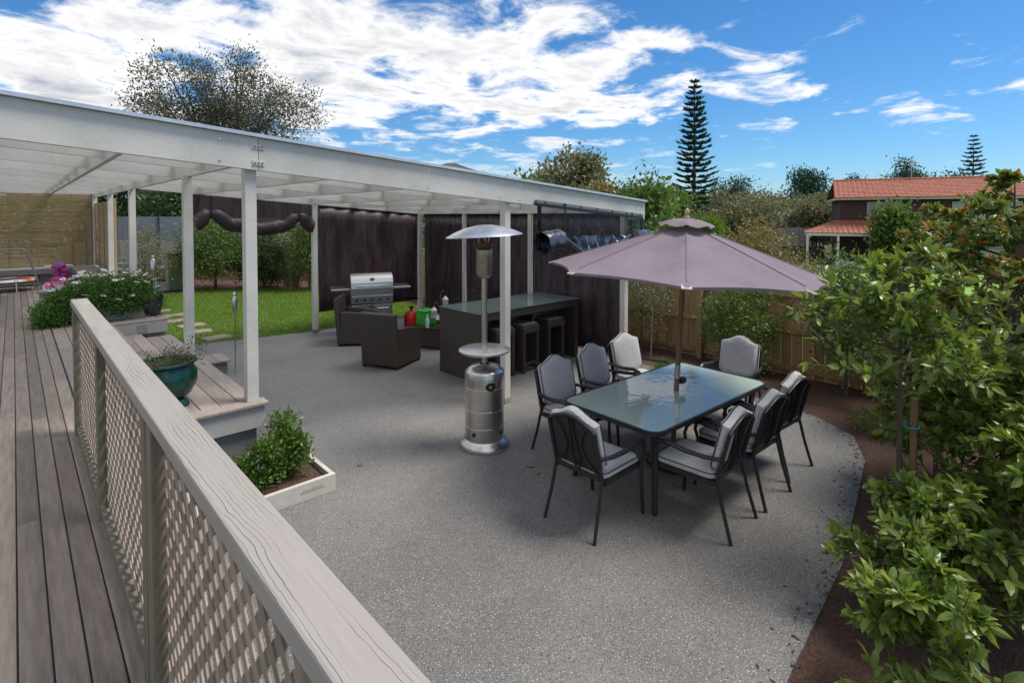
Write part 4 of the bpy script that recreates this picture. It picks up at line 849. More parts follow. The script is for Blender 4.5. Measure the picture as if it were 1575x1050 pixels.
# ---- barbecue
bq = thing('barbecue', 'stainless steel gas barbecue with domed lid and side shelves', 'barbecue', (5.30, 9.85, 0), R(-20.6))
O('cart', MB().box(-.40, .40, -.22, .27, .08, .80), mat('bbq_grey', (.18, .18, .185), .35, metal=.6), bq, bevel=.008)
for sx in (-1, 1):
    d = O('door', MB().box(sx * .2 - .19, sx * .2 + .19, -.243, -.223, .12, .60), steel, bq, bevel=.006)
    O('door_handle', MB().tube([(sx * .2 - .12, -.245, .53), (sx * .2 - .11, -.28, .53), (sx * .2 + .11, -.28, .53), (sx * .2 + .12, -.245, .53)], .011, 8), chrome, d, smooth=True)
cp = O('control_panel', MB().box(-.41, .41, -.27, -.222, .63, .79), steel, bq, bevel=.008)
for k in range(5): O('knob', MB().lathe([(0, 0), (.028, 0), (.024, .035), (0, .04)], 14), dark, cp).matrix_local = Matrix.Translation((-.3 + .15 * k, -.272, .71)) @ Matrix.Rotation(R(90), 4, 'X')
O('firebox', MB().box(-.42, .42, -.25, .28, .802, .93), steel, bq, bevel=.01)
for sx in (-1, 1): O('side_shelf', MB().box(min(sx * .425, sx * .78), max(sx * .425, sx * .78), -.24, .26, .90, .945), steel, bq, bevel=.012)
lid = MB(); pr = []
for k in range(11): a = R(180 - 18 * k); pr.append((.27 * math.cos(a) * (1.0), .935 + .29 * math.sin(a) ** .8 if math.sin(a) > 0 else .935))
n = len(pr); vs = [(-.41, y, z) for y, z in pr] + [(.41, y, z) for y, z in pr]; lid.add(vs, [tuple(range(n)), tuple(range(2 * n - 1, n - 1, -1))] + [(i, n + i, n + i + 1, i + 1) for i in range(n - 1)])
ld = O('lid', lid, steel, bq); O('lid_handle', MB().tube([(-.3, -.26, .98), (-.3, -.32, .99), (.3, -.32, .99), (.3, -.26, .98)], .013, 8), chrome, ld, smooth=True)
O('badge', MB().lathe([(0, .004), (.035, .004), (.038, 0)], 18), dark, ld).matrix_local = Matrix.Translation((0, -.235, 1.115)) @ Matrix.Rotation(R(50), 4, 'X') @ Matrix.Diagonal((1.3, .8, 1, 1))
for sx in (-1, 1):
    for yy in (-.18, .22): O('caster', MB().lathe([(0, -.02), (.04, -.02), (.04, .02), (0, .02)], 12), black, bq).matrix_local = Matrix.Translation((sx * .35, yy, .04)) @ Matrix.Rotation(R(90), 4, 'Y')
gb = thing('gas_bottle', 'red gas bottle beside the barbecue', 'gas bottle', (5.99, 9.42, 0))
O('cylinder', MB().lathe([(0, .02), (.13, .02), (.15, .06), (.15, .30), (.11, .38), (.04, .41), (0, .41)], 22), mat('red_paint', (.42, .01, .012), .35), gb, smooth=True); O('valve', MB().lathe([(.03, .41), (.03, .46), (.05, .47), (.05, .5), (0, .5)], 10), chrome, gb)
# two dead leaves on the concrete
dl = leafmat('dead_leaf', [(.25, .13, .05), (.3, .2, .1)])
for (x, y, a, lb) in ((3.45, 3.35, .4, 'curled brown dead leaf on the concrete between heater and chair'), (3.56, 3.46, 2.2, 'small dead leaf closest to the pergola side dining chair'), (2.35, 4.6, 1, 'curled brown dead leaf beside the white planter')):
    o = O('fallen_leaf', leaf_mesh('fallen_leaf', [(0, 0, .006)], np.array([[math.cos(a), math.sin(a), .12]]), np.array([[0, 0, 1.]]), .10, .05, True), dl, loc=(x, y, 0), label=lb, category='leaf', group='dead leaves on the patio')
edge = [(2.1, .86), (2.88, .97), (4.1, 1.05), (5.22, 1.23), (6.0, 1.36), (6.58, 1.6), (6.9, 2.05), (7.05, 2.64), (7.25, 3.6)]
lp = []
for (x0, y0), (x1, y1) in zip(edge, edge[1:]):
    for _ in range(34):
        t_ = rng.uniform(); lp.append((x0 + (x1 - x0) * t_ + rng.normal() * .05, y0 + (y1 - y0) * t_ + abs(rng.normal()) * .09 - .03, .004))
na = len(lp); da = rng.normal(size=(na, 3)); da[:, 2] = abs(da[:, 2]) * .12
O('mulch_litter', leaf_mesh('mulch_litter', lp, da, rand_dirs(na, 3), rng.uniform(.015, .05, na), .014, True), mulch, kind='stuff', label='bark chips strayed from the bed onto the patio edge', category='mulch')
# ================================================================== fences
def fence(name, a, b, h, label, z0=-.02, w_=.145, rails=(.12, .68, 1.22), m=None, side=1):
    m = m or fencewood; a = Vector((*a, 0)); b = Vector((*b, 0)); ln_ = (b - a).length; d = (b - a) / ln_; nrm = Vector((d.y, -d.x, 0)) * side; ang = math.atan2(d.y, d.x)
    t = thing(name, label, 'fence', ((a + b) / 2).to_tuple()[:2] + (z0,), world=True); n = int(ln_ / (w_ + .006)); me = MB().box(-w_ / 2, w_ / 2, -.009, .009, 0, h).mesh('paling'); me.materials.append(m)
    for i in range(n):
        p = a + d * ((i + .5) * ln_ / n) + nrm * (.004 * (i % 2)); o = O('paling', me, None, t, loc=(p.x, p.y, z0)); o.rotation_euler.z = ang; o.scale.z = rng.uniform(.99, 1.01)
    for r in rails:
        k = max(1, int(ln_ / 2.4))
        for i in range(k):
            p = a + d * (ln_ * i / k + .002) - nrm * .035; q = a + d * (ln_ * (i + 1) / k - .002) - nrm * .035; O('rail', MB().bar((p.x, p.y, z0 + r), (q.x, q.y, z0 + r), .045, .07), m, t)
    k = max(1, int(ln_ / 2.4))
    for i in range(k + 1):
        p = a + d * (ln_ * i / k) - nrm * .105; O('post', MB().box(p.x - .045, p.x + .045, p.y - .045, p.y + .045, z0, z0 + h + .06), m, t, bevel=.006)
    return t
fence('paling_fence', (8.50, -3.0), (8.50, 18.9), 1.36, 'brown timber paling fence along the mulched bed behind the dining set', side=1)
fence('paling_fence', (8.4, 18.95), (1.4, 27.3), 1.40, 'brown timber paling fence behind the lawn', side=-1)
# ------------------------------------------------------------------ planting along the fence
tree('fence_shrub', 'small-leaved dark shrub against the fence behind the end chair', 'shrub', (7.95, 3.45, 0), 1.5, .5, G_mid, n=70, per=70, sig=.10, L=.045, W=.025, trunk=.03, cz=.52, rz=.48, limbs=8)
tree('fence_shrub', 'sparse staked young shrub against the fence beside the pergola end post', 'shrub', (7.95, 5.15, 0), 1.45, .42, G_olive, n=40, per=45, sig=.10, L=.04, W=.022, trunk=.018, cz=.58, rz=.42, limbs=8)
O('garden_stake', MB().tube([(7.85, 4.9, -.02), (7.87, 4.88, .85)], .012, 6), mat('pale_cane', (.5, .36, .2), .7), label='pale cane stake leaning beside the sparse shrub at the fence', category='stake')
tree('fence_shrub', 'leafy green shrub rising above the fence next to the neighbour lawn', 'shrub', (8.05, 2.05, 0), 1.85, .45, G_mid, n=60, per=50, sig=.11, L=.05, W=.028, trunk=.025, cz=.55, rz=.45, limbs=8)
tree('fence_shrub', 'yellowish leafy shrub growing on the neighbour side of the paling fence', 'shrub', (9.6, 3.9, -1.0), 3.2, .7, G_autumn, n=60, per=55, sig=.15, L=.07, W=.04, trunk=.04, cz=.72, rz=.28, limbs=8)
gt = thing('grass_tuft', 'bright green grassy tuft in the mulch beside the table', 'plant', (7.30, 4.25, 0))
q = rng.normal(size=(420, 3)) * .5; q[:, 2] = 1; c0 = np.c_[rng.normal(size=(420, 2)) * .09, np.zeros(420)]
O('blades', leaf_mesh('blades', c0, q, rand_dirs(420, 0), rng.uniform(.12, .24, 420), .012), G_bright, gt)
fn = thing('fern', 'low yellow-green fern in the mulch bed near the staked tree', 'plant', (6.95, 1.45, 0))
foliage('fronds', [(.22 * math.cos(a) * r, .22 * math.sin(a) * r, .10) for a in np.linspace(0, 6, 14) for r in (.5, 1)], 14, .05, .07, .02, G_bright, fn, up=.2)
# ------------------------------------------------------------------ foreground planting on the right
def leafy(name, label, base, h, stems, m, L, W, nleaf, nobj, spread, tipm=None, trunk=.03, zlow=.3, lean=(0, 0)):
    """shrub with real branches, leaves sitting along the twigs; the biggest leaves are separate parts"""
    t = thing(name, label, 'tree' if 'tree' in name else 'shrub', base); tb_ = MB(); P_ = []; D_ = []; T_ = []
    tb_.tube([(0, 0, -.05), (lean[0] * .3, lean[1] * .3, h * .35), (lean[0] * .7, lean[1] * .7, h * .7), (lean[0], lean[1], h * .97)], [trunk, trunk * .85, trunk * .55, .004], 8)
    for k in range(stems):
        f = rng.uniform(0, 1) ** .8; zs = zlow * h + f * (h * .93 - zlow * h); a = k * 2.4 + rng.uniform(-.4, .4); f2_ = zs / h; s0 = Vector((lean[0] * f2_, lean[1] * f2_, zs))
        l = spread * (1 - .68 * f) * rng.uniform(.6, 1.15); e = s0 + Vector((math.cos(a) * l, math.sin(a) * l, l * rng.uniform(.15, .75))); mid = s0.lerp(e, .5) + Vector((0, 0, -.04 * l)) + Vector(rng.normal(size=3)) * .04
        tb_.tube([s0, mid, e], [trunk * .35, trunk * .22, .003], 5); br = [(s0, mid, e)]
        for s in range(6):
            p0 = mid.lerp(e, rng.uniform(0, .8)); d = Vector(rng.normal(size=3)); d.z = abs(d.z) * .6; e2 = p0 + d.normalized() * l * rng.uniform(.25, .5); tb_.tube([p0, e2], [trunk * .15, .002], 4); br.append((p0, p0.lerp(e2, .5), e2))
        for (p0, p1, p2) in br:
            dd = (p2 - p0).normalized()
            for q_ in range(max(1, int(round(nleaf / stems / 7)))):
                u_ = rng.uniform(.25, 1); p = p0.lerp(p1, u_ * 2) if u_ < .5 else p1.lerp(p2, u_ * 2 - 1); sd = Vector(rng.normal(size=3)); sd -= dd * sd.dot(dd); sd.normalize()
                v = dd * rng.uniform(.2, 1.6) + sd + Vector((0, 0, rng.uniform(-.5, .5))); P_.append(tuple(p)); D_.append(tuple(v)); T_.append(u_ > .9 and p.z > h * .55)
    O('trunk', tb_, bark, t, smooth=True); P_ = np.array(P_); D_ = np.array(D_); T_ = np.array(T_)
    NR = rand_dirs(len(P_), 1.6); LL = L * rng.uniform(.45, 1.25, len(P_)); idx = np.arange(len(P_))
    if tipm is not None:
        ti = idx[T_]; 
        if len(ti): O('new_leaves', leaf_mesh('new_leaves', P_[ti], D_[ti] + np.array([0, 0, .8]), NR[ti], LL[ti] * .8, W * .8, True), tipm, t)
        idx = idx[~T_]
    pick = rng.permutation(idx); sep = pick[:nobj]; rest = pick[nobj:]
    for variant in range(1):
        base_leaf = leaf_mesh('leaf', [(0, 0, 0)], np.array([[1., 0, 0]]), np.array([[0, 0, 1.]]), 1.0, W / L, True); base_leaf.materials.append(m)
        for i in sep:
            o = O('leaf', base_leaf, None, t); x = Vector(D_[i]).normalized(); z = Vector(NR[i]); y = z.cross(x).normalized(); z = x.cross(y)
            mm = Matrix((x, y, z)).transposed().to_4x4(); o.matrix_local = Matrix.Translation(Vector(P_[i])) @ mm @ Matrix.Scale(LL[i], 4)
    O('foliage', leaf_mesh('foliage', P_[rest], D_[rest], NR[rest], LL[rest], W * LL[rest] / L, True), m, t, kind='stuff')
    return t
leafy('staked_tree', 'young broad-leaved tree tied to a timber stake beside the patio edge', (4.46, .80, 0), 2.12, 30, G_gloss, .088, .042, 2500, 260, .85, trunk=.022, zlow=.45, lean=(-.02, .02))
stk = thing('tree_stake', 'square brown timber stake with a blue tie beside the young tree trunk', 'stake', (4.52, .74, 0))
O('stake', MB().box(-.02, .02, -.02, .02, -.05, 1.12), mat('stake_wood', (.22, .13, .07), .8, (.14, .085, .045), 5, stretch=(5, 5, .6)), stk, bevel=.003)
O('tie', MB().tube([(-.09, -.0, .93), (-.05, -.035, .93), (.03, -.03, .93), (.03, .03, .93), (-.06, .05, .93), (-.09, .0, .93)], .006, 6), mat('blue_twine', (.02, .25, .32), .6), stk)
leafy('low_shrub', 'broad-leaved shrub spilling over the patio edge below the staked tree', (3.85, .55, 0), .74, 32, G_gloss, .08, .037, 3400, 160, .58, trunk=.02, zlow=.12)
leafy('low_shrub', 'broad-leaved shrub crouching in the corner bed closest to the deck', (3.02, .44, 0), .70, 28, G_gloss, .08, .037, 2300, 120, .47, trunk=.016, zlow=.1)
leafy('low_shrub', 'glossy leafy shrub filling the bed between the staked tree and the fence', (5.5, .75, 0), 1.35, 30, G_gloss, .085, .042, 4500, 0, .7, trunk=.02, zlow=.1)
leafy('low_shrub', 'glossy leafy shrub directly behind the staked tree trunk', (4.95, .42, 0), 1.45, 30, G_gloss, .09, .044, 3600, 0, .75, trunk=.02, zlow=.1)
leafy('low_shrub', 'rounded leafy shrub in the mulch between the corner shrub and the dark hedge', (4.25, .02, 0), 1.25, 28, G_gloss, .09, .044, 3000, 0, .7, trunk=.02, zlow=.1)
leafy('hedge_shrub', 'tall dense shrub with orange new shoots at its top beside the fence', (6.1, .35, 0), 2.75, 60, G_hedge, .075, .038, 15000, 0, 1.1, G_tip, trunk=.035, zlow=.12)
leafy('hedge_shrub', 'dense dark shrub with scattered orange shoots in the bed corner', (5.15, -.28, 0), 2.3, 54, G_hedge, .075, .038, 12000, 0, .95, G_tip, trunk=.035, zlow=.1)
leafy('hedge_shrub', 'dense shrub with pink and orange tips growing against the fence', (7.6, 1.0, 0), 2.5, 46, G_hedge, .07, .036, 10000, 0, .9, G_tip, trunk=.035, zlow=.12)
# ------------------------------------------------------------------ back garden
tree('garden_shrub', 'leafy green shrub at the lawn edge in front of the back fence', 'shrub', at(330, 17.2), 2.3, 1.05, G_mid, n=80, per=60, sig=.18, L=.09, W=.05, trunk=.05, cz=.58, rz=.42)
tree('garden_shrub', 'dark glossy camellia bush at the lawn edge', 'shrub', at(405, 17.4), 2.0, .85, G_dark, n=80, per=60, sig=.16, L=.08, W=.045, trunk=.05, cz=.5, rz=.5)
tree('garden_shrub', 'upright dark green shrub beside the lowered blind', 'shrub', at(475, 17.0), 2.6, .7, G_mid, n=60, per=60, sig=.16, L=.08, W=.04, trunk=.05, cz=.55, rz=.45)
db = thing('dry_bush', 'bare straw-coloured twiggy bush at the lawn edge', 'bush', at(447, 17.2)); tw = MB()
for k in range(150):
    a = rng.uniform(0, 6.28); l = rng.uniform(.8, 1.7); s = rng.uniform(.1, .75); e = Vector((math.cos(a) * l * s, math.sin(a) * l * s, l * (1.1 - s * .5))); tw.tube([(rng.normal() * .12, rng.normal() * .12, 0), e * .55 + Vector((0, 0, .1)), e], [.010, .007, .003], 4)
O('twigs', tw, mat('dry_twig', (.30, .21, .12), .8, (.2, .14, .08), 5), db)
tree('garden_shrub', 'thin shrub with pale flowers beside the trampoline', 'shrub', at(222, 15.5), 2.1, .5, G_olive, n=45, per=40, sig=.14, L=.06, W=.03, trunk=.025, cz=.55, rz=.45)
tr_ = thing('garden_trampoline', 'round garden trampoline with safety net beyond the deck', 'trampoline', at(212, 18.6), 0); n = 8; rad = 1.5
O('jump_mat', MB().lathe([(0, .62), (1.25, .62), (1.25, .63), (0, .63)], 32), black, tr_); O('pad', MB().lathe([(1.25, .60), (1.5, .60), (1.52, .63), (1.5, .66), (1.25, .66), (1.25, .6)], 32), mat('pad_blue', (.20, .30, .42), .5), tr_, smooth=True)
O('safety_net', MB().lathe([(1.45, .66), (1.45, 2.35)], 32), net_m, tr_, smooth=True)
for k in range(n):
    a = k * 2 * math.pi / n + .25; O('pole', MB().tube([(1.5 * math.cos(a), 1.5 * math.sin(a), 0), (1.5 * math.cos(a), 1.5 * math.sin(a), 2.4)], .028, 8), mat('dark_foam', (.02, .03, .05), .7), tr_, smooth=True)
cbn = thing('compost_bin', 'pale green garden bin with dark green lid beside the trampoline', 'bin', at(267, 17.0)); bm = MB(); bm.add([(-.2, -.2, 0), (.2, -.2, 0), (.2, .2, 0), (-.2, .2, 0), (-.23, -.23, 1.02), (.23, -.23, 1.02), (.23, .23, 1.02), (-.23, .23, 1.02)], MB.BF)
O('body', bm, mat('pale_green_plastic', (.24, .27, .15), .5), cbn, bevel=.02); O('lid', MB().box(-.25, .25, -.25, .25, 1.022, 1.22), mat('dark_green_plastic', (.035, .07, .055), .45), cbn, bevel=.03)
wc = thing('white_crate', 'small white crate at the foot of the green bin', 'crate', at(249, 16.9)); O('side', MB().box(-.2, .2, -.14, .14, 0, .04), MATS['white_plastic'], wc)
for k in range(4): O('slat', MB().box(-.2, .2, -.142, -.128, .055 + k * .06, .10 + k * .06), MATS['white_plastic'], wc)
O('side', MB().box(-.2, -.17, -.126, .14, .042, .3).box(.17, .2, -.126, .14, .042, .3), MATS['white_plastic'], wc)
# ================================================================== background trees
tree('eucalyptus_tree', 'tall open-crowned gum tree with bare limbs behind the pergola', 'tree', at(345, 30, -1), 12.4, 4.6, G_euc, n=85, per=260, sig=.42, L=.19, W=.08, trunk=.28, cz=.72, rz=.27, limbs=34, fill=.95, dens=1.3)
bgt = [ # u, depth, height above -1, radius, material, label
    (120, 32, 6.0, 4.0, G_mid, 'broad green tree behind the reed screen'),
    (235, 34, 7.5, 3.2, G_dark, 'dark leafy tree behind the trampoline'),
    (300, 27, 6.2, 2.4, G_dark, 'dark evergreen tree beyond the back fence'),
    (560, 26, 5.2, 3.2, G_mid, 'round green tree behind the lowered blind'),
    (815, 27, 5.4, 2.3, G_mid, 'low green tree between the dark-hipped roof and the tall olive tree'),
    (880, 25, 6.9, 1.6, G_olive, 'tall bushy olive tree close behind the pergola end'),
    (930, 22, 4.5, 1.3, G_autumn, 'sparse russet-tipped tree beside the pergola end'),
    (985, 21, 4.6, 1.9, G_mid, 'leafy green tree between the pergola end and the pine'),
    (1020, 30, 4.9, 1.8, G_mid, 'bushy green tree at the foot of the tall pine'),
    (1150, 45, 5.6, 3.0, G_olive, 'grey-green spreading tree beside the spiky round plant'),
    (1200, 55, 5.2, 3.4, G_olive, 'dull olive tree in the valley beyond the grey fence'),
    (1255, 48, 5.0, 2.0, G_olive, 'drooping grey-green tree beside the red-roofed house'),
    (1128, 72, 9.2, 3.0, G_pine, 'dark round-topped conifer close to the tall pine'),
    (1240, 72, 9.8, 2.5, G_pine, 'dark pointed conifer between the tall pine and the red roof'),
    (1315, 100, 11, 2.2, G_pine, 'small far conifer peeking over the red roof'),
    (1392, 75, 11.0, 2.6, G_pine, 'tall ragged conifer behind the roof aerial'),
    (1450, 62, 8.0, 4.5, G_dark, 'dark tree between the red roof and the brick house'),
    (1540, 70, 8.5, 4.0, G_mid, 'green tree behind the brick house'),
    (1080, 85, 6.6, 6.0, G_mid, 'wide tree mass on the skyline behind the tall pine'),
    (1180, 95, 6.8, 6.5, G_olive, 'low olive tree mass on the skyline behind the white gabled house'),
    (980, 70, 6.6, 6.0, G_dark, 'dark skyline tree between the pergola end and the tall pine'),
    (1350, 48, 4.6, 2.0, G_mid, 'dark green shrub standing against the wall of the red-roofed house')]
for u, d, h, r, m, lb in bgt:
    k = d / 30
    dd = 34 if u == 1350 else d
    tree('background_tree' if m is not G_pine else 'conifer_tree', lb, 'tree', at(u if u != 1350 else 1378, dd, -1.0), h if u != 1350 else 3.9, r if u != 1350 else .75, m, n=70, per=60, sig=.22 + .10 * k * min(r, 3) / 2, L=.15 + .09 * k, W=.09 + .055 * k, trunk=.16, cz=.58 if m is not G_pine else .5, rz=.42 if m is not G_pine else .5, limbs=6)
def norfolk(base, h, rad, label, nw=27):
    t = thing('norfolk_pine', label, 'tree', base); tb_ = MB(); tb_.tube([(0, 0, -.5), (0, 0, h * .5), (0, 0, h)], [.28 * h / 18, .16 * h / 18, .02], 8); P_ = []; D_ = []
    for i in range(nw):
        f = i / (nw - 1); z = h * (.12 + .87 * f); l = rad * ((1 - f) ** .8 * .94 + .06) * (1 if f > .08 else .8)
        nb = 6 if f < .9 else 4
        for k in range(nb):
            a = 2 * math.pi * (k + .5 * (i % 2)) / nb + rng.uniform(-.15, .15); d = Vector((math.cos(a), math.sin(a), 0)); ll = l * rng.uniform(.68, 1.12)
            pts = [Vector((0, 0, z)), d * ll * .5 + Vector((0, 0, z - .02 * ll)), d * ll + Vector((0, 0, z + .16 * ll))]; tb_.tube(pts, [.05, .035, .012], 4)
            for q_ in range(int(14 + ll * 16)):
                u_ = rng.uniform(.12, 1); p = pts[0].lerp(pts[1], u_ * 2) if u_ < .5 else pts[1].lerp(pts[2], u_ * 2 - 1)
                sd = d.cross(Vector((0, 0, 1))) * rng.choice([-1, 1]); v = d * .9 + sd * rng.uniform(.2, .9) + Vector((0, 0, rng.uniform(.2, .9))); P_.append(tuple(p)); D_.append(tuple(v))
    O('trunk', tb_, bark, t, smooth=True); n = len(P_); O('crown', leaf_mesh('crown', P_, np.array(D_), rand_dirs(n, 1), rng.uniform(.38, .68, n) * h / 18, .19 * h / 18), G_pine, t)
norfolk(at(1067, 58, -1), 18.0, 3.0, 'very tall symmetrical pine with open tiers of branches')
norfolk(at(1495, 88, -1), 16.6, 3.4, 'smaller symmetrical pine behind the brick house', 22)
sp_ = thing('cabbage_tree', 'round spiky green plant beside the tall pine', 'tree', at(1093, 30, -1))
O('trunk', MB().tube([(0, 0, -.3), (0, 0, 2.6)], .1, 8), bark, sp_); q = rand_dirs(420, .35); O('crown', leaf_mesh('crown', np.tile([[0, 0, 2.7]], (420, 1)) + q * .1, q, rand_dirs(420, 1), rng.uniform(.7, 1.05, 420), .05), G_bright, sp_)
# ================================================================== houses
brick = mat('dark_brick', (.075, .038, .033), .9, (.05, .026, .024), 14, bump=.3); tile = mat('terracotta_tile', (.36, .13, .085), .75, (.26, .085, .055), 3, bump=.2, rand=.1)
def tiled(name, quad, rows, m, parent, t=.035):
    """stepped courses of tiles on a roof plane; quad = eave-left, eave-right, ridge-right, ridge-left"""
    a, b, c, d = [Vector(q) for q in quad]; nm_ = (b - a).cross(d - a).normalized(); mb = MB()
    for i in range(rows):
        f0, f1 = i / rows, (i + 1) / rows + .01; l0, l1 = a.lerp(d, f0), a.lerp(d, min(1, f1)); r0, r1 = b.lerp(c, f0), b.lerp(c, min(1, f1)); nx = max(4, int((r0 - l0).length / .3))
        vs = []
        for k in range(nx * 4 + 1):
            s = k / (nx * 4); w_ = .022 * math.sin(2 * math.pi * k / 4); vs += [l0.lerp(r0, s) + nm_ * (t + w_), l1.lerp(r1, s) + nm_ * (.004 + w_)]
        mb.add(vs, [(2 * k, 2 * k + 2, 2 * k + 3, 2 * k + 1) for k in range(nx * 4)])
        mb.add([l0, r0, r0 + nm_ * t, l0 + nm_ * t], [(0, 1, 2, 3)])
    mb.add([a, b, c, d], [(3, 2, 1, 0)]); return O(name, mb, m, parent, smooth=False)
hp = at(1287, 38, -1.0); hse = thing('red_roofed_house', 'two-storey dark brick house with red tiled roofs beyond the neighbour lawn', 'house', hp, -YAW - R(27))
O('wall', MB().box(.2, 10.5, 0, 7, 0, 4.62), brick, hse); O('eave', MB().box(-.1, 10.8, -.42, 7.4, 4.50, 4.66), mat('cream_paint', (.55, .50, .42), .6), hse)
tiled('roof', [(-.2, -.5, 4.66), (10.9, -.5, 4.66), (10.4, 3.5, 6.05), (.0, 3.5, 6.05)], 13, tile, hse); tiled('roof', [(10.9, 7.5, 4.66), (-.2, 7.5, 4.66), (.0, 3.5, 6.05), (10.4, 3.5, 6.05)], 8, tile, hse)
O('gable', MB().add([(.2, 0, 4.6), (.2, 7, 4.6), (.2, 3.5, 5.95)], [(0, 2, 1)]), brick, hse); O('gable', MB().add([(10.4, 0, 4.6), (10.4, 7, 4.6), (10.4, 3.5, 5.95)], [(0, 1, 2)]), brick, hse)
O('ridge_cap', MB().tube([(.0, 3.5, 6.08), (10.4, 3.5, 6.08)], .09, 8), tile, hse, smooth=True)
wg = mat('window_pane', (.30, .32, .31), .08, spec=.9); wfm = mat('window_frame_paint', (.45, .42, .37), .5)
def window(par, x0, x1, y, z0, z1, bars=1):
    f = O('window', MB().box(x0, x1, y - .05, y - .01, z0, z0 + .06).box(x0, x1, y - .05, y - .01, z1 - .06, z1).box(x0, x0 + .06, y - .049, y - .011, z0 + .06, z1 - .06).box(x1 - .06, x1, y - .049, y - .011, z0 + .06, z1 - .06), wfm, par)
    n = bars + 1
    for k in range(n):
        h = (z1 - z0 - .12) / n; O('pane', MB().box(x0 + .062, x1 - .062, y - .03, y - .02, z0 + .06 + h * k + .02, z0 + .06 + h * (k + 1) - .02), wg, f)
window(hse, 1.8, 2.9, 0, 3.1, 4.35); window(hse, 2.98, 3.7, 0, 3.1, 4.35); window(hse, 6.5, 8.2, 0, 3.1, 4.3); window(hse, 9.0, 10.0, 0, 3.1, 4.3)
window(hse, 4.2, 6.0, 0, .9, 2.0); window(hse, 7.2, 9.2, 0, .4, 2.1)
pr_ = tiled('porch_roof', [(-2.0, -2.0, 2.2), (3.6, -2.0, 2.2), (3.6, 0, 3.05), (-.0, -.02, 3.05)], 7, tile, hse); pl_ = tiled('porch_roof', [(-2.0, 2.2, 2.2), (-2.0, -2.0, 2.2), (0, -.02, 3.05), (0, .6, 3.05)], 7, tile, hse)
O('porch_beam', MB().box(-1.95, 3.55, -1.95, -1.83, 2.0, 2.19).box(-1.95, -1.83, -1.829, 2.1, 2.0, 2.19), mat('porch_white', (.7, .7, .68), .5), hse)
for x in (-1.89, -.05, 1.8, 3.45): O('porch_post', MB().box(x - .07, x + .07, -1.95, -1.81, 0, 2.0), MATS['porch_white'], hse)
O('porch_step', MB().box(-.2, 3.4, -2.5, -1.0, 0, .25), MATS['porch_white'], hse)
an = O('aerial', MB().tube([(4.9, 3.5, 6.0), (4.9, 3.5, 7.5)], .02, 6).tube([(3.6, 3.5, 7.6), (5.6, 3.5, 7.25)], .015, 5), steel, hse)
for k in range(6): O('aerial_element', MB().tube([(3.7 + k * .33, 3.2, 7.58 - k * .058), (3.7 + k * .33, 3.8, 7.58 - k * .058)], .01, 4), steel, an)
h2 = thing('brick_house', 'brown brick house with dark tiled roof next to the red-roofed house', 'house', at(1500, 46, -1), -YAW)
O('wall', MB().box(0, 9, 0, 7, 0, 3.9), mat('red_brick', (.13, .06, .045), .9, (.09, .04, .03), 12), h2); O('gutter', MB().box(-.5, 9.5, -.5, -.38, 3.86, 4.0), MATS['porch_white'], h2)
tiled('roof', [(-.5, -.5, 3.95), (9.5, -.5, 3.95), (9.5, 3.5, 5.3), (-.5, 3.5, 5.3)], 10, mat('dark_tile', (.07, .06, .055), .8), h2); tiled('roof', [(9.5, 7.5, 3.95), (-.5, 7.5, 3.95), (-.5, 3.5, 5.3), (9.5, 3.5, 5.3)], 6, MATS['dark_tile'], h2)
window(h2, .8, 2.2, 0, 2.4, 3.5); window(h2, 3.4, 5.0, 0, 2.4, 3.5)
h3 = thing('dark_roofed_house', 'house with dark hipped roof peeping over the pergola', 'house', at(690, 42, -1), -YAW)
O('wall', MB().box(-1.9, 1.9, 0, 4, 0, 6.9), mat('plum_wall', (.09, .06, .065), .8), h3)
O('roof', MB().add([(-2.3, -.4, 6.9), (2.3, -.4, 6.9), (2.3, 4.4, 6.9), (-2.3, 4.4, 6.9), (-.3, 2, 7.75), (.3, 2, 7.75)], [(0, 1, 5, 4), (1, 2, 5), (2, 3, 4, 5), (3, 0, 4), (3, 2, 1, 0)]), MATS['dark_tile'], h3); window(h3, -1.2, -.2, 0, 5.6, 6.6)
h4 = thing('white_gabled_house', 'small far white house with pale gable among the valley trees', 'house', at(1188, 80, -1), -YAW + .5)
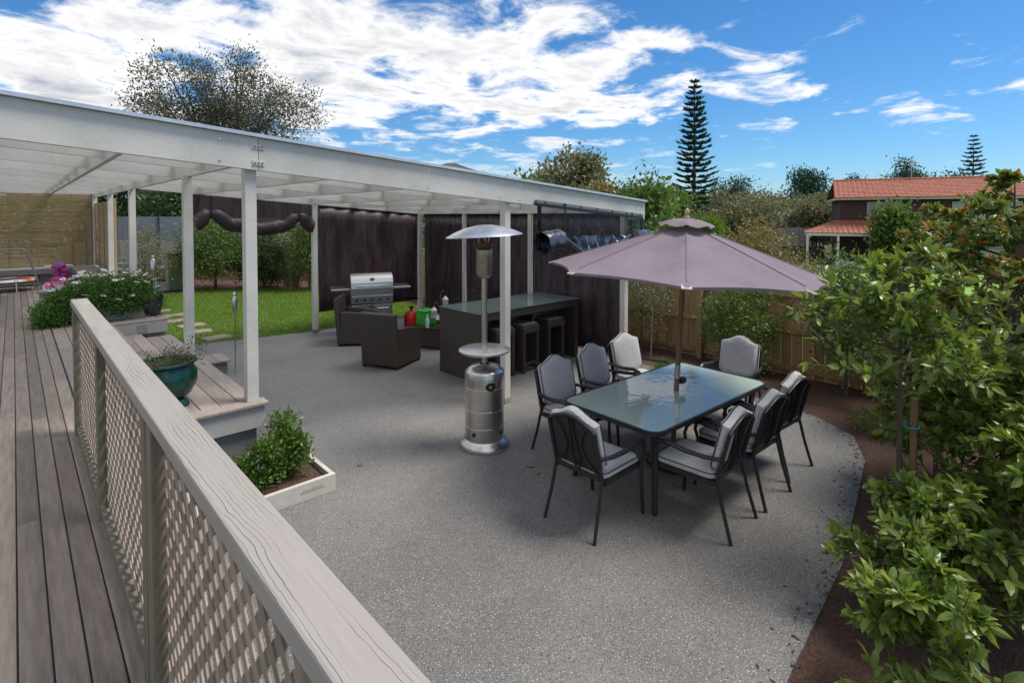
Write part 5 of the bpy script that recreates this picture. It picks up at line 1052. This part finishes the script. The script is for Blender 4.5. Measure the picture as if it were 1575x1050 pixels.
O('wall', MB().box(-3, 3, 0, 6, 0, 3.4), mat('far_white_wall', (.6, .6, .58), .7), h4); O('roof', MB().add([(-3.4, -.3, 3.4), (3.4, -.3, 3.4), (3.4, 6.3, 3.4), (-3.4, 6.3, 3.4), (0, -.3, 5.3), (0, 6.3, 5.3)], [(0, 4, 5, 3), (1, 2, 5, 4), (0, 1, 4), (2, 3, 5), (3, 2, 1, 0)]), mat('far_grey_roof', (.3, .29, .29), .7), h4); window(h4, -.8, .8, 0, 1.2, 2.6)
gf = thing('grey_fence', 'weathered grey board fence in the valley beside the red-roofed house', 'fence', at(1205, 43, -1), -YAW)
for k in range(27): O('board', MB().box(-2.0 + k * .155, -2.0 + k * .155 + .148, 0, .03, .9, 2.45 + .03 * math.sin(k)), mat('silver_board', (.33, .31, .29), .85, (.25, .235, .22), 4, rand=.15), gf)
O('retaining_wall', MB().box(-2.6, 3.2, -.3, -.05, 0, .95), mat('retaining_timber', (.13, .10, .08), .9), gf)
gs = thing('garden_steps', 'brown timber garden steps below the grey fence', 'steps', at(1213, 39, -1), -YAW)
for k in range(5): O('step', MB().box(-.9, .9, k * .3, k * .3 + .3, 0, .17 * (k + 1)), MATS['retaining_timber'], gs)
O('terrace', MB().prism([(17, -6), (24, -12), (30, -2), (22, 6)], -1.0, -.975), mat('clay_path', (.25, .19, .14), .9), kind='structure') if False else None
# distant ridge
hm = MB(); pts = []
for k in range(61):
    u = -200 + k * 33; p = at(u, 700); pts.append((p.x, p.y, 24 + 9 * math.sin(k * .37) + 5 * math.sin(k * .91)))
vs = []
for p in pts: vs += [(p[0], p[1], -3), p, (p[0] * 1.25, p[1] * 1.25, -3)]
hm.add(vs, [(3 * k, 3 * k + 3, 3 * k + 4, 3 * k + 1) for k in range(60)] + [(3 * k + 1, 3 * k + 4, 3 * k + 5, 3 * k + 2) for k in range(60)])
O('hills', hm, mat('far_bush', (.07, .10, .07), .95, (.05, .075, .06), .02), kind='structure', smooth=True)
for o in bpy.data.objects:
    if '_w' in o: del o['_w']
